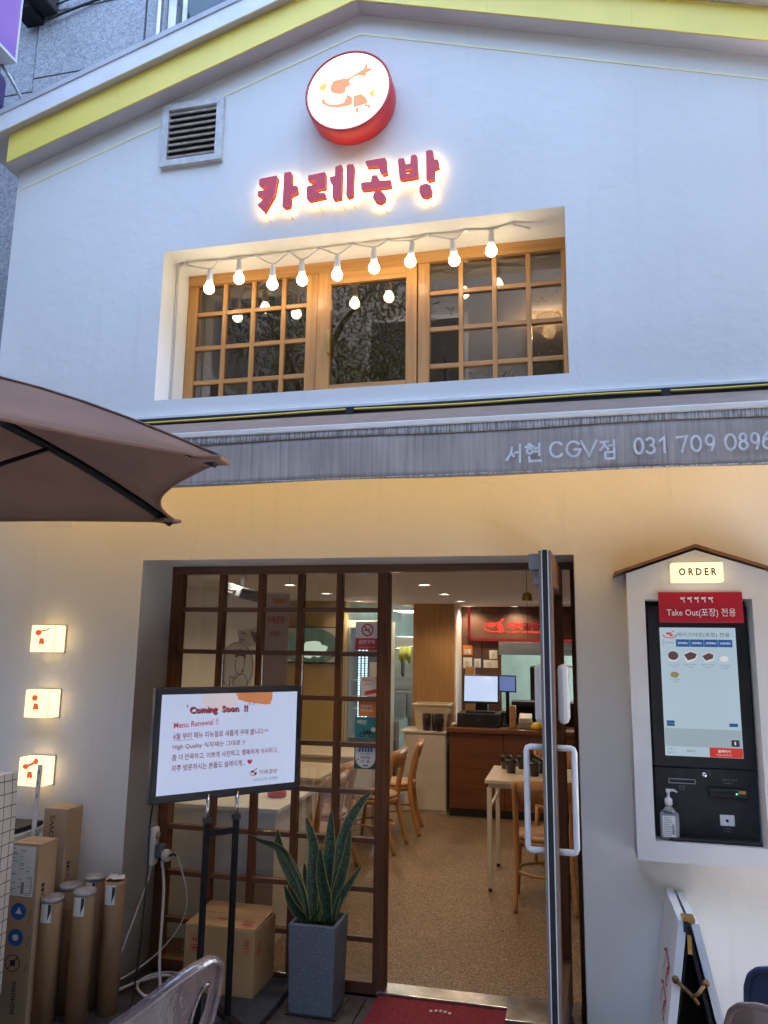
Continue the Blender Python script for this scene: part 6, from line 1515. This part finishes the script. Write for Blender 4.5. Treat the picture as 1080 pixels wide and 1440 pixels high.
# stickers on the inside of the lattice glass, next to the door post
SY = LY + .0285
def sticker(name, label, x0, x1, z0, z1, m, group=None):
    t = thing(name, label, 'sticker', ((x0 + x1) / 2, SY, z0)); B('sheet', m, t, x0, x1, SY, SY + .001, z0, z1); return t
SYF = LY + .0212
def fsticker(label, x0, x1, z0, z1, m):
    t = thing('window_sticker', label, 'sticker', ((x0 + x1) / 2, SYF, z0)); B('sheet', m, t, x0, x1, SYF - .0008, SYF, z0, z1); return t, Print((x0, SYF - .0008, z0), off=.0004)
t, p = fsticker('no smoking sticker with red ring on the lattice glass', -1.112, -.988, 1.645, 1.795, 'paper_white')
p.rect(0, .124, .0, .062); p.stroke(arc(.066, .106, .030, .030, 0, 360, 26), .008); p.stroke([(.046, .127), (.086, .085)], .007); p.build('red_print', 'print_red', t)
p = Print((-1.112, SYF - .0010, 1.645), off=.0008); p.text('금연구역', .062, .030, w=.088, h=.024, bold=.02, center=True); p.text('이 건물은 금연구역 입니다', .062, .010, w=.09, h=.009, center=True); p.build('white_print', 'paper_white', t)
p = Print((-1.112, SYF - .0008, 1.645), off=.0007); p.rect(.048, .078, .102, .109); p.stroke([(.080, .109), (.078, .12), (.084, .126)], .003); p.text('^.^', .012, .13, w=.015, h=.008); p.build('black_print', 'print_black', t)
t, p = fsticker('white notice with a red tab low on the lattice glass', -1.078, -.988, 1.405, 1.505, 'paper_white'); p.text('배달로드', .01, .075, w=.055, h=.014, bold=.01); p.stroke([(.03, .016), (.085, .028)], .02); p.build('red_print', 'print_red', t)
p = Print((-1.078, SYF - .0008, 1.405), off=.0006); p.text('간편하게', .01, .055, w=.055, h=.012); p.build('grey_print', 'print_grey', t)
t, p = fsticker('orange sticker on the lattice glass above the teal scooter sticker', -1.088, -.988, 1.302, 1.383, 'print_orange'); p.text('배달의', .012, .045, w=.06, h=.014, bold=.01); p.text('주문하세요', .012, .022, w=.07, h=.014, bold=.01); p.build('white_print', 'paper_white', t)
t, p = fsticker('teal sticker with a scooter on the lattice glass', -1.105, -.988, 1.186, 1.298, 'print_teal'); p.text('배민', .012, .075, w=.05, h=.022, bold=.02); p.disc(.10, .05, .012); p.build('white_print', 'paper_white', t)
p = Print((-1.105, SYF - .0008, 1.186), off=.0006); p.stroke(arc(.04, .022, .012, .012, 0, 360, 12), .006); p.stroke(arc(.09, .022, .012, .012, 0, 360, 12), .006); p.poly([(.04, .025), (.06, .045), (.085, .045), (.09, .025)]); p.stroke([(.05, .04), (.045, .06)], .004); p.build('scooter_print', 'print_black', t)
t, p = fsticker('dark green edged payment sticker with striped awning on the lattice glass', -1.106, -.988, 1.036, 1.146, 'print_green_dark')
p.concave([(.006, .108)] + [(.006, .06)] + arc(.060, .055, .054, .050, 180, 360, 14) + [(.114, .108)]); p.build('pale_field', 'paper_white', t)
p = Print((-1.106, SYF - .0012, 1.036), off=.0008)
for k in range(5): p.poly([(.028 + k * .015, .106), (.036 + k * .015, .106), (.033 + k * .0165, .086), (.022 + k * .0165, .086)])
p.text('온누리상품권', .060, .072, w=.06, h=.008, center=True); p.text('모바일', .060, .050, w=.05, h=.016, bold=.015, center=True); p.text('지  류', .060, .030, w=.05, h=.014, bold=.015, center=True); p.rect(.048, .074, .014, .021); p.stroke([(.012, .042), (.026, .048)], .004); p.build('navy_print', 'print_blue', t)

# brass bell on its cord
be = thing('door_bell', 'small brass bell hanging on a cord in the doorway', 'bell', (-.205, .42, 1.9))
MB().lathe([(.0, .030), (.010, .029), (.021, .022), (.026, .008), (.027, -.012), (.030, -.016), (.026, -.016), (.0, .0)], (-.205, .42, 1.925), 20).build('bell_body', 'brass', be); T('cord', 'black_cable', be, [(-.205, .42, 1.955), (-.205, .42, 2.062), (-.20, .38, 2.07)], .0016, 5); T('clapper_cord', 'black_cable', be, [(-.205, .42, 1.92), (-.205, .42, 1.72)], .0013, 5)

# cafe chair: faces +Y (back at -Y)
CH = thing('cafe_chair', 'wooden chair with tan seat turned towards the right table', 'chair', (-.20, 1.90, 0), R(4), 'wooden cafe chairs')
MB().lathe([(.0, .452), (.15, .454), (.188, .448), (.196, .432), (.188, .418), (.0, .416)], (0, 0, 0), 28).build('seat', 'tan_seat', CH, local=True)
MB().lathe([(.192, .415), (.196, .405), (.192, .378), (.180, .378), (.180, .415)], (0, 0, 0), 28).build('seat_frame', 'chair_wood', CH, local=True)
for sx in (-1, 1):
    MB().tube([(.155 * sx, .13, .40), (.165 * sx, .15, .2), (.172 * sx, .175, .0)], [.019, .017, .013], 8).build('leg', 'chair_wood', CH, local=True)
    MB().tube(smooth_pts([(.192 * sx, -.235, .0), (.180 * sx, -.175, .22), (.178 * sx, -.15, .42), (.182 * sx, -.175, .60), (.188 * sx, -.222, .80)], 4), [.014] * 5 + [.019] * 9 + [.016] * 3, 8, flat=1.3).build('leg', 'chair_wood', CH, local=True)
mbk = MB(); VV = []
for i in range(17):
    s = -1 + 2 * i / 16; x = .205 * s; d = -.045 * (1 - s * s)
    top = .815 - .010 * s * s; bot = .665 + .012 * s * s
    VV.append([mbk.bm.verts.new((x, -.172 - .05 * (z - .62) / .2 * 1.1 + d, z)) for z in (bot, bot + (top - bot) * .5, top)])
for a, b in zip(VV, VV[1:]):
    for k in range(2): f = mbk.bm.faces.new((a[k], b[k], b[k + 1], a[k + 1])); f.smooth = True
solid(mbk.bm, .014); mbk.build('backrest', 'chair_wood', CH, local=True, normals=False)
MB().tube([(.172 * math.cos(2 * math.pi * k / 24), .172 * math.sin(2 * math.pi * k / 24), .205) for k in range(24)], .010, 6, closed=True).build('stretcher_ring', 'chair_wood', CH, local=True)
for (loc, rz, lab) in (((-1.64, 2.98, 0), R(86), 'wooden chair with its back to the aisle, nearer one beyond the door post'), ((-1.60, 3.62, 0), R(97), 'wooden chair with its back to the aisle beside the white low cabinet'),
                       ((-1.86, 2.20, 0), R(90), 'wooden chair at the middle left table seen through the lattice'), ((-1.78, 1.60, 0), R(84), 'wooden chair behind the snake plant seen through the lattice'),
                       ((-.12, 3.12, 0), R(178), 'wooden chair at the far side of the right table facing the door')):
    copy_tree(CH, loc, rz, lab)

# tables
def table(label, x0, x1, y0, y1, h=.745, top='table_wood'):
    t = thing('cafe_table', label, 'table', ((x0 + x1) / 2, (y0 + y1) / 2, 0), group='cafe tables')
    B('tabletop', top, t, x0, x1, y0, y1, h - .025, h, bev=.004)
    mb = MB(); mb.box(x0 + .03, x1 - .03, y0 + .025, y0 + .045, h - .055, h - .0255); mb.box(x0 + .03, x1 - .03, y1 - .045, y1 - .025, h - .055, h - .0255); mb.box(x0 + .02, x0 + .04, y0 + .046, y1 - .046, h - .055, h - .0255); mb.box(x1 - .04, x1 - .02, y0 + .046, y1 - .046, h - .055, h - .0255); mb.build('apron', 'white_metal', t)
    for x in (x0 + .03, x1 - .03):
        for y in (y0 + .03, y1 - .03):
            lg = B('leg', 'white_metal', t, x - .016, x + .016, y - .016, y + .016, .022, h - .0555); B('foot', 'black_plastic', lg, x - .012, x + .012, y - .012, y + .012, .0005, .0215)
    T('brace', 'white_metal', t, [(x0 + .03, y0 + .05, h - .20), (x0 + .03, y1 - .05, h - .20)], .012, 8)
    return t
table('pale table with black cups to the right of the doorway', -.605, .25, 2.03, 2.74)
table('middle left pale table seen through the lattice', -2.55, -1.74, 1.72, 2.44)
table('far left pale table beside the chairs facing the aisle', -2.60, -1.80, 2.86, 3.72)
cs = thing('white_cabinet_table', 'white cabinet table standing close behind the lattice window', 'cabinet', (-2.1, 1.0, 0))
B('top', 'white_paint', cs, -2.85, -1.635, .66, 1.36, .715, .742, bev=.004); B('front_panel', 'white_paint', cs, -2.83, -1.80, .69, .708, .002, .7145); B('side_panel', 'cabinet_white', cs, -1.7995, -1.66, .69, .708, .002, .7145); B('carcass', 'cabinet_white', cs, -2.83, -1.662, .7085, 1.33, .002, .7145)
sn = MB().lathe([(.0, .743), (.055, .743), (.06, .76), (.052, .785), (.0, .79)], (-1.78, 1.02, 0), 20).build('sauce_jar', 'print_red', None); tag(sn, 'low red topped jar on the white cabinet table', 'jar')
k = 0
for (x, y, lab) in ((-.445, 2.40, 'black cup at the front left of the right table'), (-.500, 2.60, 'black cup at the left edge of the right table'), (-.375, 2.64, 'black cup in the back row of the right table, left one'), (-.270, 2.30, 'black cup nearest the door leaf on the right table'), (-.295, 2.66, 'black cup in the back row of the right table, right one'), (-.245, 2.47, 'black cup beside the door leaf edge on the right table'), (.10, 2.5, 'black cup seen right of the door leaf')):
    o = MB().lathe([(.030, .0), (.033, .0), (.043, .085), (.043, .10), (.040, .10), (.036, .02), (.0, .012)], (0, 0, 0), 20).build('cup', 'cup_black', None); o.location = (x, y, .7455); tag(o, lab, 'cup', 'black cups on the right table')

# clutter on the upper floor behind the glass
sh = thing('wire_rack', 'dark wire rack on the upper floor behind the right lattice', 'rack', (-.35, 1.5, 2.9))
for z in (3.30, 3.52): B('shelf', 'black_matte', sh, -.9, .9, 1.55, 1.95, z, z + .02)
mw = MB()
for k in range(26): mw.tube([(-.88 + k * .03, 1.56, 3.321), (-.88 + k * .03, 1.56, 3.50)], .002, 4)
for k in range(5): mw.tube([(-.9, 1.558, 3.34 + k * .036), (-.1, 1.558, 3.34 + k * .036)], .002, 4)
mw.build('mesh_panel', 'grey_plastic', sh)
for x in (-.88, .0, .88): B('post', 'black_matte', sh, x - .01, x + .01, 1.96, 1.98, 2.9, 3.9)
cw = thing('tangled_cables', 'tangle of white cables behind the right upper lattice', 'cables', (-.42, 1.0, 3.2))
for q in range(7):
    P = [(-.47 + random.gauss(0, .11), .95 + random.uniform(0, .2), 3.27 + random.gauss(0, .09)) for _ in range(6)]
    T('cable', 'white_cable' if q % 2 == 0 else 'black_cable', cw, smooth_pts(P, 8), .006, 5)
B('router', 'blue_grey_plastic', cw, -.30, -.05, 1.0, 1.12, 3.18, 3.30, bev=.01)
